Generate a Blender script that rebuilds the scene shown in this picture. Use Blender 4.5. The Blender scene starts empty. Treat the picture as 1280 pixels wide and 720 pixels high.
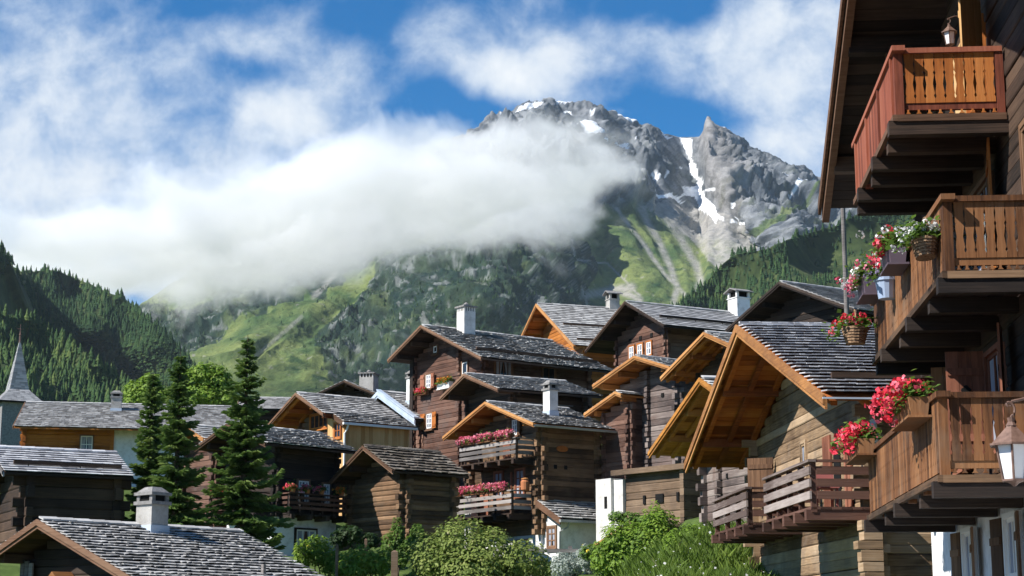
import bpy, math, random
import numpy as np
from math import radians as R
random.seed(7); rng = np.random.default_rng(7)
SC = bpy.context.scene; COL = SC.collection
# ------------------------------------------------------------------ camera, light, exposure
FPX = 2230.0; TILT = R(11.2); CT, ST = math.cos(TILT), math.sin(TILT)
cam = bpy.data.cameras.new('camera'); cam.sensor_width = 36; cam.lens = FPX/1280*36
cam.clip_start = 0.5; cam.clip_end = 20000
co = bpy.data.objects.new('camera', cam); COL.objects.link(co); SC.camera = co
co.rotation_euler = (R(90)+TILT, 0, 0)
SUN_DIR = np.array([-0.70, -0.30, 0.70]); SUN_DIR = SUN_DIR/np.linalg.norm(SUN_DIR)
SUN_EL = math.asin(SUN_DIR[2]); SUN_AZ = math.atan2(SUN_DIR[0], SUN_DIR[1])   # azimuth from +Y towards +X
sl = bpy.data.lights.new('sun', 'SUN'); sl.energy = 5.0; sl.angle = R(0.53); sl.color = (1.0, 0.955, 0.89)
so = bpy.data.objects.new('sun', sl); COL.objects.link(so)
from mathutils import Vector
so.rotation_euler = Vector(SUN_DIR).to_track_quat('Z', 'Y').to_euler()
SC.view_settings.view_transform = 'Standard'; SC.view_settings.look = 'None'
SC.view_settings.exposure = 0.72; SC.view_settings.gamma = 1.0
cy = SC.cycles; cy.max_bounces = 18; cy.diffuse_bounces = 3; cy.glossy_bounces = 2; cy.transparent_max_bounces = 12
cy.volume_bounces = 10; cy.use_denoising = True; cy.caustics_reflective = False; cy.caustics_refractive = False
cy.volume_step_rate = 1.0; cy.volume_max_steps = 256
SC.render.use_persistent_data = False

def at(px, py, d):
    """point at forward distance d (metres) in the direction a surveyor's sight has on the photo"""
    u = (px-640)/FPX; v = (360-py)/FPX
    y = CT-v*ST
    return np.array([u/y*d, d, (ST+v*CT)/y*d])

# ------------------------------------------------------------------ node helpers
class NT:
    def __init__(s, tree): s.t = tree; s.n = tree.nodes; s.l = tree.links
    def node(s, typ, **kw):
        n = s.n.new(typ)
        for k, v in kw.items(): setattr(n, k, v)
        return n
    def put(s, sock, v):
        if hasattr(v, 'is_output'): s.l.new(v, sock)
        elif isinstance(v, (tuple, list)) and len(v) == 3 and sock.type == 'RGBA': sock.default_value = (*v, 1)
        else: sock.default_value = v
    def math(s, op, a, b=None, c=None, clamp=False):
        n = s.node('ShaderNodeMath', operation=op, use_clamp=clamp)
        s.put(n.inputs[0], a)
        if b is not None: s.put(n.inputs[1], b)
        if c is not None: s.put(n.inputs[2], c)
        return n.outputs[0]
    def vmath(s, op, a, b=None, out=0):
        n = s.node('ShaderNodeVectorMath', operation=op); s.put(n.inputs[0], a)
        if b is not None:
            if op == 'SCALE': s.put(n.inputs[3], b)
            else: s.put(n.inputs[1], b)
        return n.outputs[out]
    def noise(s, vec, scale, detail=4, rough=0.5, dist=0.0, dim='3D'):
        n = s.node('ShaderNodeTexNoise', noise_dimensions=dim)
        if vec is not None: s.put(n.inputs['Vector'], vec)
        n.inputs['Scale'].default_value = scale; n.inputs['Detail'].default_value = detail
        n.inputs['Roughness'].default_value = rough; n.inputs['Distortion'].default_value = dist
        return n.outputs[0]
    def mix(s, f, a, b, typ='MIX'):
        n = s.node('ShaderNodeMix', data_type='RGBA', blend_type=typ); n.clamp_factor = True
        s.put(n.inputs[0], f); s.put(n.inputs[6], a); s.put(n.inputs[7], b); return n.outputs[2]
    def ramp(s, f, stops, interp='LINEAR'):
        n = s.node('ShaderNodeValToRGB'); cr = n.color_ramp; cr.interpolation = interp
        while len(cr.elements) < len(stops): cr.elements.new(0.5)
        for e, (p, c) in zip(cr.elements, stops):
            e.position = p; e.color = (*c, 1) if not isinstance(c, float) else (c, c, c, 1)
        s.put(n.inputs[0], f); return n.outputs[0]
    def maprange(s, v, a, b, c=0.0, d=1.0, smooth=False):
        n = s.node('ShaderNodeMapRange'); n.interpolation_type = 'SMOOTHSTEP' if smooth else 'LINEAR'
        s.put(n.inputs[0], v)
        for i, x in enumerate((a, b, c, d)): n.inputs[1+i].default_value = x
        return n.outputs[0]
    def attr(s, name, out='Fac'):
        n = s.node('ShaderNodeAttribute', attribute_name=name); return n.outputs[out]
    def coord(s, out='Object'): return s.node('ShaderNodeTexCoord').outputs[out]
    def scalev(s, vec, sc):
        n = s.node('ShaderNodeMapping'); s.put(n.inputs[0], vec); n.inputs['Scale'].default_value = sc; return n.outputs[0]
    def bump(s, h, strength=0.5, dist=0.02):
        n = s.node('ShaderNodeBump'); n.inputs['Strength'].default_value = strength; n.inputs['Distance'].default_value = dist
        s.put(n.inputs['Height'], h); return n.outputs[0]
MATS = {}
def mat(name, fn, rough=0.85, spec=0.3):
    m = bpy.data.materials.new(name); m.use_nodes = True; t = NT(m.node_tree)
    b = t.n['Principled BSDF']; b.inputs['Roughness'].default_value = rough; b.inputs['Specular IOR Level'].default_value = spec
    c = fn(t, b)
    if c is not None: t.put(b.inputs['Base Color'], c)
    MATS[name] = m; return m

# ------------------------------------------------------------------ sky: Nishita with clouds at infinity
w = bpy.data.worlds.new('World'); SC.world = w; w.use_nodes = True
t = NT(w.node_tree); t.n.clear()
sky = t.node('ShaderNodeTexSky', sky_type='NISHITA'); sky.sun_disc = False
sky.sun_elevation = SUN_EL; sky.sun_rotation = SUN_AZ; sky.altitude = 1500; sky.air_density = 1.0; sky.dust_density = 0.2; sky.ozone_density = 4.0
hs = t.node('ShaderNodeHueSaturation'); hs.inputs['Saturation'].default_value = 1.55; hs.inputs['Value'].default_value = 0.68
t.l.new(sky.outputs[0], hs.inputs['Color'])
dirv = t.coord('Generated'); sep = t.node('ShaderNodeSeparateXYZ'); t.put(sep.inputs[0], dirv)
yy = t.math('MAXIMUM', t.math('ABSOLUTE', sep.outputs[1]), 0.15)
uu = t.math('DIVIDE', sep.outputs[0], yy); vv = t.math('DIVIDE', sep.outputs[2], yy)
cv = t.node('ShaderNodeCombineXYZ'); t.put(cv.inputs[0], uu); t.put(cv.inputs[1], vv)
P = cv.outputs[0]
n_big = t.noise(P, 12.0, 8, 0.58, 0.25); n_fine = t.noise(P, 34.0, 8, 0.62, 0.2)
stre = t.noise(t.scalev(P, (6, 12, 1)), 1.6, 6, 0.6, 0.2)
def blob(px, py, rx, ry, wgt):
    c = at(px, py, 1.0)
    d = t.vmath('MULTIPLY', t.vmath('SUBTRACT', P, (c[0], c[2], 0)), (FPX/rx, FPX/ry, 0))
    l2 = t.vmath('DOT_PRODUCT', d, d, 1)
    return t.math('MULTIPLY', t.math('EXPONENT', t.math('MULTIPLY', l2, -1.0)), wgt)
acc = None
for bl in [(40,60,190,130,.42),(120,190,200,95,.40),(20,240,90,60,.3),(220,300,260,70,.6),(330,50,110,50,.26),(420,95,110,60,.36),(352,142,46,38,.38),
           (625,88,75,42,.62),(540,30,110,40,.18),(720,60,90,60,.42),(1010,90,130,110,.62),(880,60,80,36,.30),(1000,190,90,60,.4),(960,20,80,30,.2),(430,180,110,40,.30),(700,140,120,45,.34),
           (250,8,60,22,-.40),(450,22,55,28,-.40),(325,86,52,22,-.42),(484,82,30,40,-.40),(570,148,75,34,-.85),(545,110,30,30,-.4),(135,258,80,16,-.30),(265,256,70,20,-.34),(0,285,24,22,-.4),(105,308,24,14,-.3),
           (835,148,85,24,-.85),(790,10,60,26,-.40),(870,10,40,22,-.40),(760,100,30,26,-.1)]:
    b_ = blob(*bl); acc = b_ if acc is None else t.math('ADD', acc, b_)
dens = t.math('ADD', acc, t.math('MULTIPLY', t.math('SUBTRACT', n_big, 0.5), 1.25))
dens = t.math('ADD', dens, t.math('MULTIPLY', t.math('SUBTRACT', n_fine, 0.5), 0.75))
dens = t.math('ADD', dens, t.math('MULTIPLY', t.math('SUBTRACT', stre, 0.5), 0.2))
cl = t.maprange(dens, -0.12, 0.70, 0.0, 0.97, True)
shade = t.ramp(t.math('ADD', t.math('MULTIPLY', dens, 0.8), t.math('MULTIPLY', n_fine, 0.3)), [(0.0, (2.4, 3.2, 4.5)), (0.35, (3.0, 3.6, 4.5)), (0.75, (4.3, 4.6, 4.95)), (1.0, (5.2, 5.3, 5.4))])
mixc = t.mix(cl, hs.outputs[0], shade)
bg = t.node('ShaderNodeBackground'); bg.inputs['Strength'].default_value = 0.12; t.put(bg.inputs['Color'], mixc)
wo = t.node('ShaderNodeOutputWorld'); t.l.new(bg.outputs[0], wo.inputs['Surface'])

# ------------------------------------------------------------------ numpy noise
_perm = rng.permutation(256).astype(np.int64); _perm = np.concatenate([_perm, _perm, _perm])
_g3 = rng.normal(size=(256, 3)); _g3 /= np.linalg.norm(_g3, axis=1)[:, None]
def pnoise(x, y, z):
    xi = np.floor(x).astype(np.int64); yi = np.floor(y).astype(np.int64); zi = np.floor(z).astype(np.int64)
    xf, yf, zf = x-xi, y-yi, z-zi
    f = lambda q: q*q*q*(q*(q*6-15)+10)
    u, v, w_ = f(xf), f(yf), f(zf); out = 0
    for dx in (0, 1):
        for dy in (0, 1):
            for dz in (0, 1):
                h = _perm[_perm[_perm[(xi+dx) & 255]+((yi+dy) & 255)]+((zi+dz) & 255)]
                g = _g3[h]
                d = g[..., 0]*(xf-dx)+g[..., 1]*(yf-dy)+g[..., 2]*(zf-dz)
                out = out+d*(u if dx else 1-u)*(v if dy else 1-v)*(w_ if dz else 1-w_)
    return out*1.5
def fbm(x, y, z, o=5, gain=.5, ridged=False):
    s = 0; a = 1; n = 0
    for i in range(o):
        v = pnoise(x+17.3*i, y+5.1*i, z+9.7*i)
        s = s+a*((1-2*np.abs(v)) if ridged else v); n += a
        x, y, z = x*2.03, y*2.03, z*2.03; a *= gain
    return s/n
def inpoly(px, py, poly):
    poly = np.asarray(poly, float); c = np.zeros(px.shape, bool); j = len(poly)-1
    for i in range(len(poly)):
        xi, yi = poly[i]; xj, yj = poly[j]
        if yi != yj: c ^= ((yi > py) != (yj > py)) & (px < (xj-xi)*(py-yi)/(yj-yi)+xi)
        j = i
    return c
def segdist(px, py, line):
    best = np.full(px.shape, 1e9)
    for (x0, y0), (x1, y1) in zip(line, line[1:]):
        dx, dy = x1-x0, y1-y0; tt = np.clip(((px-x0)*dx+(py-y0)*dy)/(dx*dx+dy*dy), 0, 1)
        best = np.minimum(best, np.hypot(px-x0-tt*dx, py-y0-tt*dy))
    return best
def sstep(a, b, x): q = np.clip((x-a)/(b-a), 0, 1); return q*q*(3-2*q)
def at_np(px, py, d):
    u = (px-640)/FPX; v = (360-py)/FPX; y = CT-v*ST
    return np.stack([u/y*d, d+0*u, (ST+v*CT)/y*d], -1)

def tagp(o, label=None, cat=None, group=None, kind=None):
    for k, v in (('label', label), ('category', cat), ('group', group), ('kind', kind)):
        if v is not None: o[k] = v
    return o
def grid_mesh(name, Pn, col=None, material=None, smooth=True):
    nr, nc, _ = Pn.shape
    me = bpy.data.meshes.new(name); idx = np.arange(nr*nc).reshape(nr, nc)
    q = np.stack([idx[:-1, :-1], idx[:-1, 1:], idx[1:, 1:], idx[1:, :-1]], -1).reshape(-1, 4)
    me.vertices.add(nr*nc); me.vertices.foreach_set('co', Pn.reshape(-1).astype(np.float32))
    me.loops.add(q.size); me.loops.foreach_set('vertex_index', q.reshape(-1).astype(np.int32))
    me.polygons.add(len(q)); me.polygons.foreach_set('loop_start', np.arange(0, q.size, 4, dtype=np.int32))
    me.polygons.foreach_set('loop_total', np.full(len(q), 4, np.int32)); me.polygons.foreach_set('use_smooth', np.full(len(q), smooth))
    me.update(calc_edges=True)
    if col is not None:
        a = me.attributes.new('zone', 'FLOAT_COLOR', 'POINT')
        c4 = np.concatenate([col.reshape(-1, 3), np.ones((nr*nc, 1))], 1).astype(np.float32); a.data.foreach_set('color', c4.reshape(-1))
    o = bpy.data.objects.new(name, me); COL.objects.link(o)
    if material: me.materials.append(material)
    return o

# ------------------------------------------------------------------ the mountain
def m_terrain(t, b):
    c = t.attr('zone', 'Color'); p = t.coord('Object')
    n1 = t.noise(p, 0.10, 6, 0.65); n2 = t.noise(p, 0.45, 4, 0.6)
    v = t.math('ADD', t.math('MULTIPLY', n1, 0.8), t.math('MULTIPLY', n2, 0.5))
    k = t.maprange(v, 0.35, 0.95, 0.62, 1.42)
    t.put(b.inputs['Normal'], t.bump(t.math('ADD', n1, t.math('MULTIPLY', n2, .3)), 0.7, 5.0))
    return t.vmath('SCALE', c, k)
mat('mountain_ground', m_terrain, 0.95, 0.1)

RIDGE = [(-250,330),(-100,340),(60,352),(170,385),(230,345),(330,300),(430,250),(520,200),(575,172),(609,150),(625,143),(650,132),(680,125),(700,128),(738,130),(760,138),(790,150),(815,163),(835,168),(850,172),(868,171),(874,171),(880,161),(885,147),(889,150),(894,157),(912,163),(930,178),(960,198),(1000,212),(1030,226),(1070,232),(1150,240),(1300,225),(1500,190)]
def scrop(pts, ox, oy, s=3.6): return [(ox+x/s, oy+y/s) for x, y in pts]
SNOW = [scrop(p, 820, 120) for p in [
 [(105,192),(160,192),(165,240),(160,280),(180,310),(190,360),(205,385),(200,410),(230,450),(260,490),(275,530),(310,555),(305,565),(275,555),(265,570),(250,545),(225,520),(200,520),(190,490),(175,455),(140,450),(105,460),(110,475),(150,500),(100,475),(60,455),(10,450),(0,440),(60,440),(100,455),(125,440),(115,405),(150,410),(175,405),(185,380),(165,355),(150,310),(155,290),(135,250),(110,205)],
 [(275,132),(310,140),(330,155),(325,164),(300,157)],[(8,155),(40,172),(75,187),(50,194),(25,177)],[(515,345),(550,360),(602,397),(560,387),(503,367)],[(620,410),(700,408),(650,432),(590,467),(610,440)],
 [(390,405),(430,372),(425,360),(400,355),(385,330),(380,318),(400,315),(425,330),(435,372),(420,395),(392,415)],[(335,480),(357,480),(350,505),(335,508)],[(350,540),(390,560),(432,565),(430,577),(380,572)],[(440,622),(517,660),(510,670),(438,632)],[(330,560),(365,565),(360,582),(335,574)],[(230,420),(265,412),(262,425),(232,428)],[(95,312),(120,322),(115,330)],[(25,365),(45,360),(35,380)],[(485,312),(500,315),(495,325)],[(680,380),(712,380),(700,390)]]]
SNOW += [scrop(p, 600, 100) for p in [
 [(85,165),(135,145),(210,115),(290,93),(283,112),(235,137),(215,132),(170,148),(100,174)],[(555,112),(600,125),(640,150),(705,185),(690,192),(665,188),(620,157),(575,132)],[(275,183),(295,185),(317,205),(280,207)],[(463,205),(485,175),(502,172),(497,195),(475,214)],[(360,250),(375,243),(390,268),(353,264)],
 [(440,240),(475,250),(524,268),(517,282),(485,280)],[(580,288),(642,295),(657,322),(630,332),(605,307)],[(340,97),(420,97),(415,105),(345,106)],[(380,125),(410,130),(414,150),(395,147)],[(488,140),(512,138),(508,152)],[(335,195),(348,195),(342,205)],[(725,270),(745,280),(748,290),(735,285)],[(760,435),(800,455),(790,462)],[(770,515),(864,510),(864,530),(800,525)],[(505,290),(530,300),(520,308)],[(668,300),(690,305),(680,315)]]]
CLIFF = [[(395,425),(450,378),(470,345),(545,302),(600,278),(650,270),(700,285),(735,310),(745,350),(728,392),(700,430),(640,480),(470,500),(410,470)],
         [(170,380),(225,388),(300,375),(345,365),(395,348),(380,372),(330,398),(290,412),(250,440),(225,450),(190,420)],
         [(330,330),(420,300),(520,280),(560,285),(500,322),(430,352),(395,372),(360,362)]]
SCREE_POLY = [(868,262),(905,268),(960,300),(950,310),(930,335),(915,345),(895,335),(872,308),(840,280),(800,262),(830,250)]
SCREE = [([(800,262),(822,300),(838,335),(847,362),(840,385)],5),([(825,262),(852,300),(872,335),(876,352),(870,375)],6),([(850,280),(885,320),(905,345)],3),([(770,262),(800,300),(832,345),(860,372)],3),([(715,300),(722,345),(735,390)],2),([(318,447),(345,424),(377,396)],3.0),([(392,372),(405,358),(420,343)],4),([(690,320),(760,330),(800,370)],1.5),([(730,370),(790,360)],7),([(765,360),(800,375)],5)]
def build_mountain():
    xs = np.concatenate([np.arange(-260, 150, 9.), np.arange(150, 1140, 1.75), np.arange(1140, 1520, 12.)])
    nr = 330; tt = np.linspace(0, 1, nr)
    ry = np.interp(xs, *zip(*RIDGE)); X, Tm = np.meshgrid(xs, tt)
    Yp = 560+(ry[None, :]-560)*Tm
    dr = np.interp(xs, [-260, 170, 400, 680, 880, 1030, 1500], [2150, 2200, 2350, 2650, 2800, 2750, 2700])
    D = 1450+(dr[None, :]-1450)*Tm**0.85
    def g(cx, cy, sx, sy, a, rot=0.0):
        c, s = math.cos(rot), math.sin(rot); dx, dy = X-cx, Yp-cy
        return a*np.exp(-((dx*c+dy*s)/sx)**2-((-dx*s+dy*c)/sy)**2)
    D = D+g(600,360,90,70,-190)+g(690,240,70,70,-90)+g(745,330,34,110,130,-.25)+g(868,235,22,80,130,-.25)+g(893,205,22,60,-90,-.35)+g(815,330,70,70,60)+g(970,270,60,40,-120,.6)+g(930,290,18,50,90,-.6)+g(330,420,150,26,-70,-.55)+g(300,370,140,22,60,-.45)+g(450,420,60,40,40)+g(780,200,36,60,60)+g(740,180,24,60,-70,.2)+g(500,300,160,20,50,-.5)
    # wobble the zone outlines
    wob = lambda f, a, k: a*fbm(X/f, Yp/f, np.full(X.shape, k), 3)
    Xw, Yw = X+wob(14, 5, 1.5)+wob(4, 2.0, 3.5), Yp+wob(14, 4, 7.5)+wob(4, 1.8, 5.5)
    Xw2, Yw2 = X+wob(40, 16, 11.5)+wob(9, 7, 13.5), Yp+wob(40, 12, 17.5)+wob(9, 6, 19.5)
    cliff = np.zeros(X.shape)
    for p in CLIFF: cliff = np.maximum(cliff, inpoly(Xw2, Yw2, p)*1.0)
    rockline = np.interp(X, [-260,170,330,450,560,640,720,760,800,830,870,930,950,1000,1060,1140], [330,355,330,292,262,262,268,262,262,275,300,312,318,308,290,280])
    rock = sstep(10, -14, Yw2-rockline)
    rock = np.maximum(rock, inpoly(Xw2, Yw2, [(960,255),(1060,225),(1140,225),(1140,330),(930,335),(945,300)])*1.0)
    gband = inpoly(Xw, Yw, [(935,300),(975,270),(1015,245),(1010,255),(975,285),(950,305)])
    P0 = at_np(X, Yp, D)
    wx, wy, wz = P0[..., 0], P0[..., 1], P0[..., 2]
    rn = fbm(wx/190, wy/190, wz/260, 6, .52, True); rn2 = fbm(wx/46, wy/46, wz/90, 5, .55, True); fn = fbm(wx/120, wy/120, wz/120, 5)
    rough = np.clip(np.maximum(rock, cliff*.5), 0, 1)*(1-0.8*gband)
    def blur(a, k):
        for ax in (0, 1):
            ker = np.ones(k)/k; pad = [(0, 0), (0, 0)]; pad[ax] = (k//2, k//2)
            a = np.apply_along_axis(lambda q: np.convolve(q, ker, 'valid'), ax, np.pad(a, pad, 'edge'))
        return a
    rough = 0.14+0.86*blur(blur(rough, 15), 15)
    edge = 1-sstep(.90, 1.0, Tm)*.88
    du = np.gradient(P0, axis=1); dv = np.gradient(P0, axis=0); N = np.cross(du, dv); N /= np.linalg.norm(N, axis=-1)[..., None]
    N *= np.sign(-N[..., 1:2])
    amp = (rn-.45)*74*rough*edge+(rn2-.42)*34*rough*(0.4+.6*edge)+fn*14*edge+(fbm(wx/16, wy/16, wz/30, 4, .6, True)-.4)*7*rough
    P1 = P0+N*amp[..., None]
    sn = np.zeros(X.shape)
    Xs, Ys = X+wob(6, 2.2, 23.5), Yp+wob(6, 1.6, 27.5)
    for p in SNOW:
        pa = np.asarray(p); x0, y0 = pa.min(0)-4; x1, y1 = pa.max(0)+4
        cs = (xs > x0) & (xs < x1)
        sn[:, cs] = np.maximum(sn[:, cs], inpoly(Xs[:, cs], Ys[:, cs], p)*1.0)
    calm = np.clip(blur(blur(sn, 9), 9)*1.3, 0, .9)
    for line, wd in SCREE+[([(856,172),(866,200),(872,225),(884,246),(897,270),(905,280)],16),([(845,240),(870,250),(885,250)],12)]: calm = np.maximum(calm, sstep(wd*3, wd, segdist(X, Yp, line)))
    P1 = P0+N*(amp*(1-.85*calm))[..., None]
    # zones -> base colours
    n1 = fbm(wx/60, wy/60, wz/60, 5); n2 = fbm(wx/14, wy/14, wz/14, 4); n3 = fbm(wx/30+40, wy/30, wz/22, 5, .6)
    streak = fbm(X/26+Yp/40, Yp/130, 0*X+3.3, 4)
    L = lambda a, b, f: np.asarray(a)*(1-f[..., None])+np.asarray(b)*f[..., None]
    grass = L((.046,.084,.030), (.150,.180,.060), sstep(-.45, .5, n1+.5*streak))
    grass = L(grass, (.022,.052,.018), sstep(.10, .34, n3)*.9)
    grass = L(grass, (.26,.25,.22), sstep(.30, .42, fbm(wx/9, wy/9, wz/9+8, 3))*sstep(-.2,.3,n1)*.8)
    grey = L((.062,.074,.090), (.215,.225,.238), sstep(-.35, .40, n2+.6*n1))
    grey = L(grey, (.050,.066,.034), sstep(.06, .3, n3)*sstep(150, 300, Yp)*.75)
    warm = sstep(28, 6, segdist(X, Yp, [(885,160),(895,200),(905,235),(915,260)])); grey = L(grey, (.30,.265,.23), warm*.35)
    clf = L((.009,.024,.022), (.034,.055,.034), sstep(-.3, .5, n2+.3*n1))
    spot = sstep(.05, .20, fbm(wx/15, wy/15, wz/26+20, 5, .66)-.05)
    clf = L(clf, (.19,.20,.20), spot*.75)
    clf = L(clf, (.075,.10,.040), sstep(.16, .38, fbm(wx/50, wy/50, wz/50+60, 4))*.8)
    c = L(grass, grey, np.clip(rock*(1-gband*.9), 0, 1)); c = L(c, clf, cliff*(1-rock)*.92)
    sc = inpoly(Xw, Yw, SCREE_POLY)*1.0*.9
    for line, wd in SCREE: sc = np.maximum(sc, sstep(wd*1.3, wd*.2, segdist(X+.35*(Xw-X), Yp+.35*(Yw-Yp), line))*(.9 if line[0][0] > 450 else .55))
    sc = sc*(0.65+.35*sstep(-.3, .2, n2))
    c = L(c, (.30,.285,.262), sc)
    c = L(c, (.84,.86,.88), sn)
    # back side
    back = P1[-1:].repeat(3, 0).copy(); back[0, :, 1] += 60; back[0, :, 2] -= 60; back[1, :, 1] += 400; back[1, :, 2] -= 500; back[2, :, 1] += 900; back[2, :, 2] -= 1500
    front = P1[:1].copy(); front[0, :, 1] -= 260; front[0, :, 2] -= 60
    P1 = np.concatenate([front, P1, back]); c = np.concatenate([c[:1], c, c[-1:].repeat(3, 0)])
    o = grid_mesh('mountain', P1[:, ::1], c, MATS['mountain_ground']); o['kind'] = 'structure'
    o['label'] = 'rocky mountain with snow patches and green lower slopes'
    return X, Yp, P1[1:-3], cliff, rock
MD = build_mountain()

# ------------------------------------------------------------------ forested hills
def m_hill(t, b):
    p = t.coord('Object'); n = t.noise(p, 0.06, 6, 0.65)
    return t.ramp(n, [(0.35, (.018,.03,.012)), (0.55, (.045,.065,.022)), (0.72, (.10,.12,.045)), (0.8, (.2,.2,.18))])
mat('hill_ground', m_hill, 0.95, 0.1)
def m_conifer(t, b):
    r = t.attr('rnd'); g = t.ramp(r, [(0, (.014,.034,.016)), (.5, (.028,.060,.022)), (.85, (.050,.088,.028)), (1, (.085,.12,.035))])
    return g
mat('far_conifer', m_conifer, 0.9, 0.1)
def conifers(name, pts, hs, label, rv=None):
    """one mesh of many small firs: ragged tiers of drooping points round a stem"""
    V = []; Fq = []; C = []; nv = 0
    for k in range(len(pts)):
        p = pts[k]; h = hs[k]; tiers = 4; n = 7; cr = rng.random() if rv is None else rv[k]
        wid = h*rng.uniform(.24, .38)
        for i in range(tiers):
            z0 = h*(.06+.82*i/tiers)-h*.05; z1 = min(h, z0+h*(.42-.03*i)); rr = wid*(1-i/(tiers+.4))*rng.uniform(.85, 1.15)
            a0 = rng.random()*6.28
            ang = a0+np.arange(2*n)*math.pi/n; rad = np.where(np.arange(2*n) % 2 == 0, rr*rng.uniform(.75, 1.2, 2*n), rr*.45)
            zz = z0+np.where(np.arange(2*n) % 2 == 0, -.02*h, .06*h)
            ring = np.stack([p[0]+rad*np.cos(ang), p[1]+rad*np.sin(ang), p[2]+zz], 1)
            V.append(ring); V.append(np.array([[p[0]+rng.normal()*.02*h, p[1], p[2]+z1]]))
            ii = nv+np.arange(2*n); Fq.append(np.stack([ii, nv+(np.arange(2*n)+1) % (2*n), np.full(2*n, nv+2*n)], 1)); C.append(np.clip(np.full(2*n, cr)+rng.normal(0, .07, 2*n), 0, 1)); nv += 2*n+1
    return tri_mesh(name, np.concatenate(V), np.concatenate(Fq), np.concatenate(C), MATS['far_conifer'], label)
def tri_mesh(name, V, Ft, C, material, label=None, parent=None, smooth=False):
    me = bpy.data.meshes.new(name); k = Ft.shape[1]
    me.vertices.add(len(V)); me.vertices.foreach_set('co', V.astype(np.float32).reshape(-1))
    me.loops.add(Ft.size); me.loops.foreach_set('vertex_index', Ft.astype(np.int32).reshape(-1))
    me.polygons.add(len(Ft)); me.polygons.foreach_set('loop_start', np.arange(0, Ft.size, k, dtype=np.int32)); me.polygons.foreach_set('loop_total', np.full(len(Ft), k, np.int32))
    if smooth: me.polygons.foreach_set('use_smooth', np.full(len(Ft), True))
    me.update(calc_edges=True)
    if C is not None: me.attributes.new('rnd', 'FLOAT', 'FACE').data.foreach_set('value', np.asarray(C, np.float32))
    me.materials.append(material); o = bpy.data.objects.new(name, me); COL.objects.link(o)
    if parent: o.parent = parent
    if label: o['label'] = label
    return o
def rbf(ctrl, X, Y):
    ctrl = np.asarray(ctrl, float); w_ = 0; s = 0
    for cx, cy, d in ctrl:
        q = 1/((X-cx)**2+(Y-cy)**2+300)**1.6; s = s+q; w_ = w_+q*d
    return w_/s
def hill(name, sky, ybot, ctrl, x0, x1, ntree, hrange, flabel, dens=None, bright=None, amp=6):
    xs = np.linspace(x0, x1, 150); tt = np.linspace(0, 1, 90); X, Tm = np.meshgrid(xs, tt)
    ys = np.interp(xs, *zip(*sky)); Y = ybot+(ys[None, :]-ybot)*Tm
    D = rbf(ctrl, X, Y); Pn = at_np(X, Y, D)
    Pn[..., 2] += amp*fbm(Pn[..., 0]/60, Pn[..., 1]/60, Pn[..., 2]/60, 4)*(1-.6*sstep(.85, 1, Tm))
    back = Pn[-1:].repeat(2, 0).copy(); back[0, :, 1] += 60; back[0, :, 2] -= 25; back[1, :, 1] += 250; back[1, :, 2] -= 250
    o = grid_mesh(name, np.concatenate([Pn, back]), None, MATS['hill_ground']); o['kind'] = 'structure'; o['label'] = flabel[0]
    # trees with even ground density, chosen by sheet area
    u = rng.integers(0, 89, ntree*4); v = rng.integers(0, 149, ntree*4)
    fu, fv = rng.random(ntree*4), rng.random(ntree*4)
    a = Pn[u, v]*(1-fu)[:, None]+Pn[u+1, v]*fu[:, None]; b_ = Pn[u, v+1]*(1-fu)[:, None]+Pn[u+1, v+1]*fu[:, None]; pp = a*(1-fv)[:, None]+b_*fv[:, None]
    px, py = X[u, v]+fv*(xs[1]-xs[0]), Y[u, v]
    keep = np.ones(len(pp), bool)
    if dens is not None: keep = rng.random(len(pp)) < dens(px, py, pp)
    pp, px, py = pp[keep][:ntree], px[keep][:ntree], py[keep][:ntree]
    pp = pp-np.array([0, 0, .5]); h = rng.uniform(*hrange, len(pp))*(0.8+.4*rng.random(len(pp)))
    rv = np.clip(.45+.5*fbm(pp[:, 0]/45, pp[:, 1]/45, pp[:, 2]/45, 3)+.20*rng.normal(size=len(pp))+(bright(px, py) if bright else 0), 0, 1)
    f = conifers('forest', pp, h, flabel[1], rv); f['kind'] = 'stuff'
    return o
hill('hill', [(-60,285),(0,312),(8,318),(17,333),(28,341),(60,336),(77,340),(93,348),(133,364),(153,371),(170,384),(190,403),(213,424),(233,448),(262,485),(300,520)], 560,
     [(-60,300,900),(0,330,980),(20,350,1060),(60,400,1180),(110,440,1230),(160,480,1240),(40,340,1380),(90,360,1350),(150,385,1240),(120,410,1200),(200,430,1180),(240,470,1180),(290,530,1100),(0,440,960),(0,560,800),(150,560,820)], -60, 300, 6500, (4.2, 8.0),
     ('steep hill covered in dark conifer forest behind the church spire', 'dark conifer forest on the steep hill at the left'))
hill('hill', [(-60,385),(0,392),(30,398),(60,412),(100,436),(140,466),(175,495),(230,530)], 575,
     [(-60,400,760),(60,420,780),(150,480,760),(0,500,640),(150,550,640)], -60, 230, 1700, (4.5, 7.5),
     ('lower sunlit slope of the left hill above the village', 'lighter green conifers on the lower slope of the left hill'), bright=lambda x, y: .28)  # bright offset puts the sunlit look of this slope into the tree colour
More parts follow.
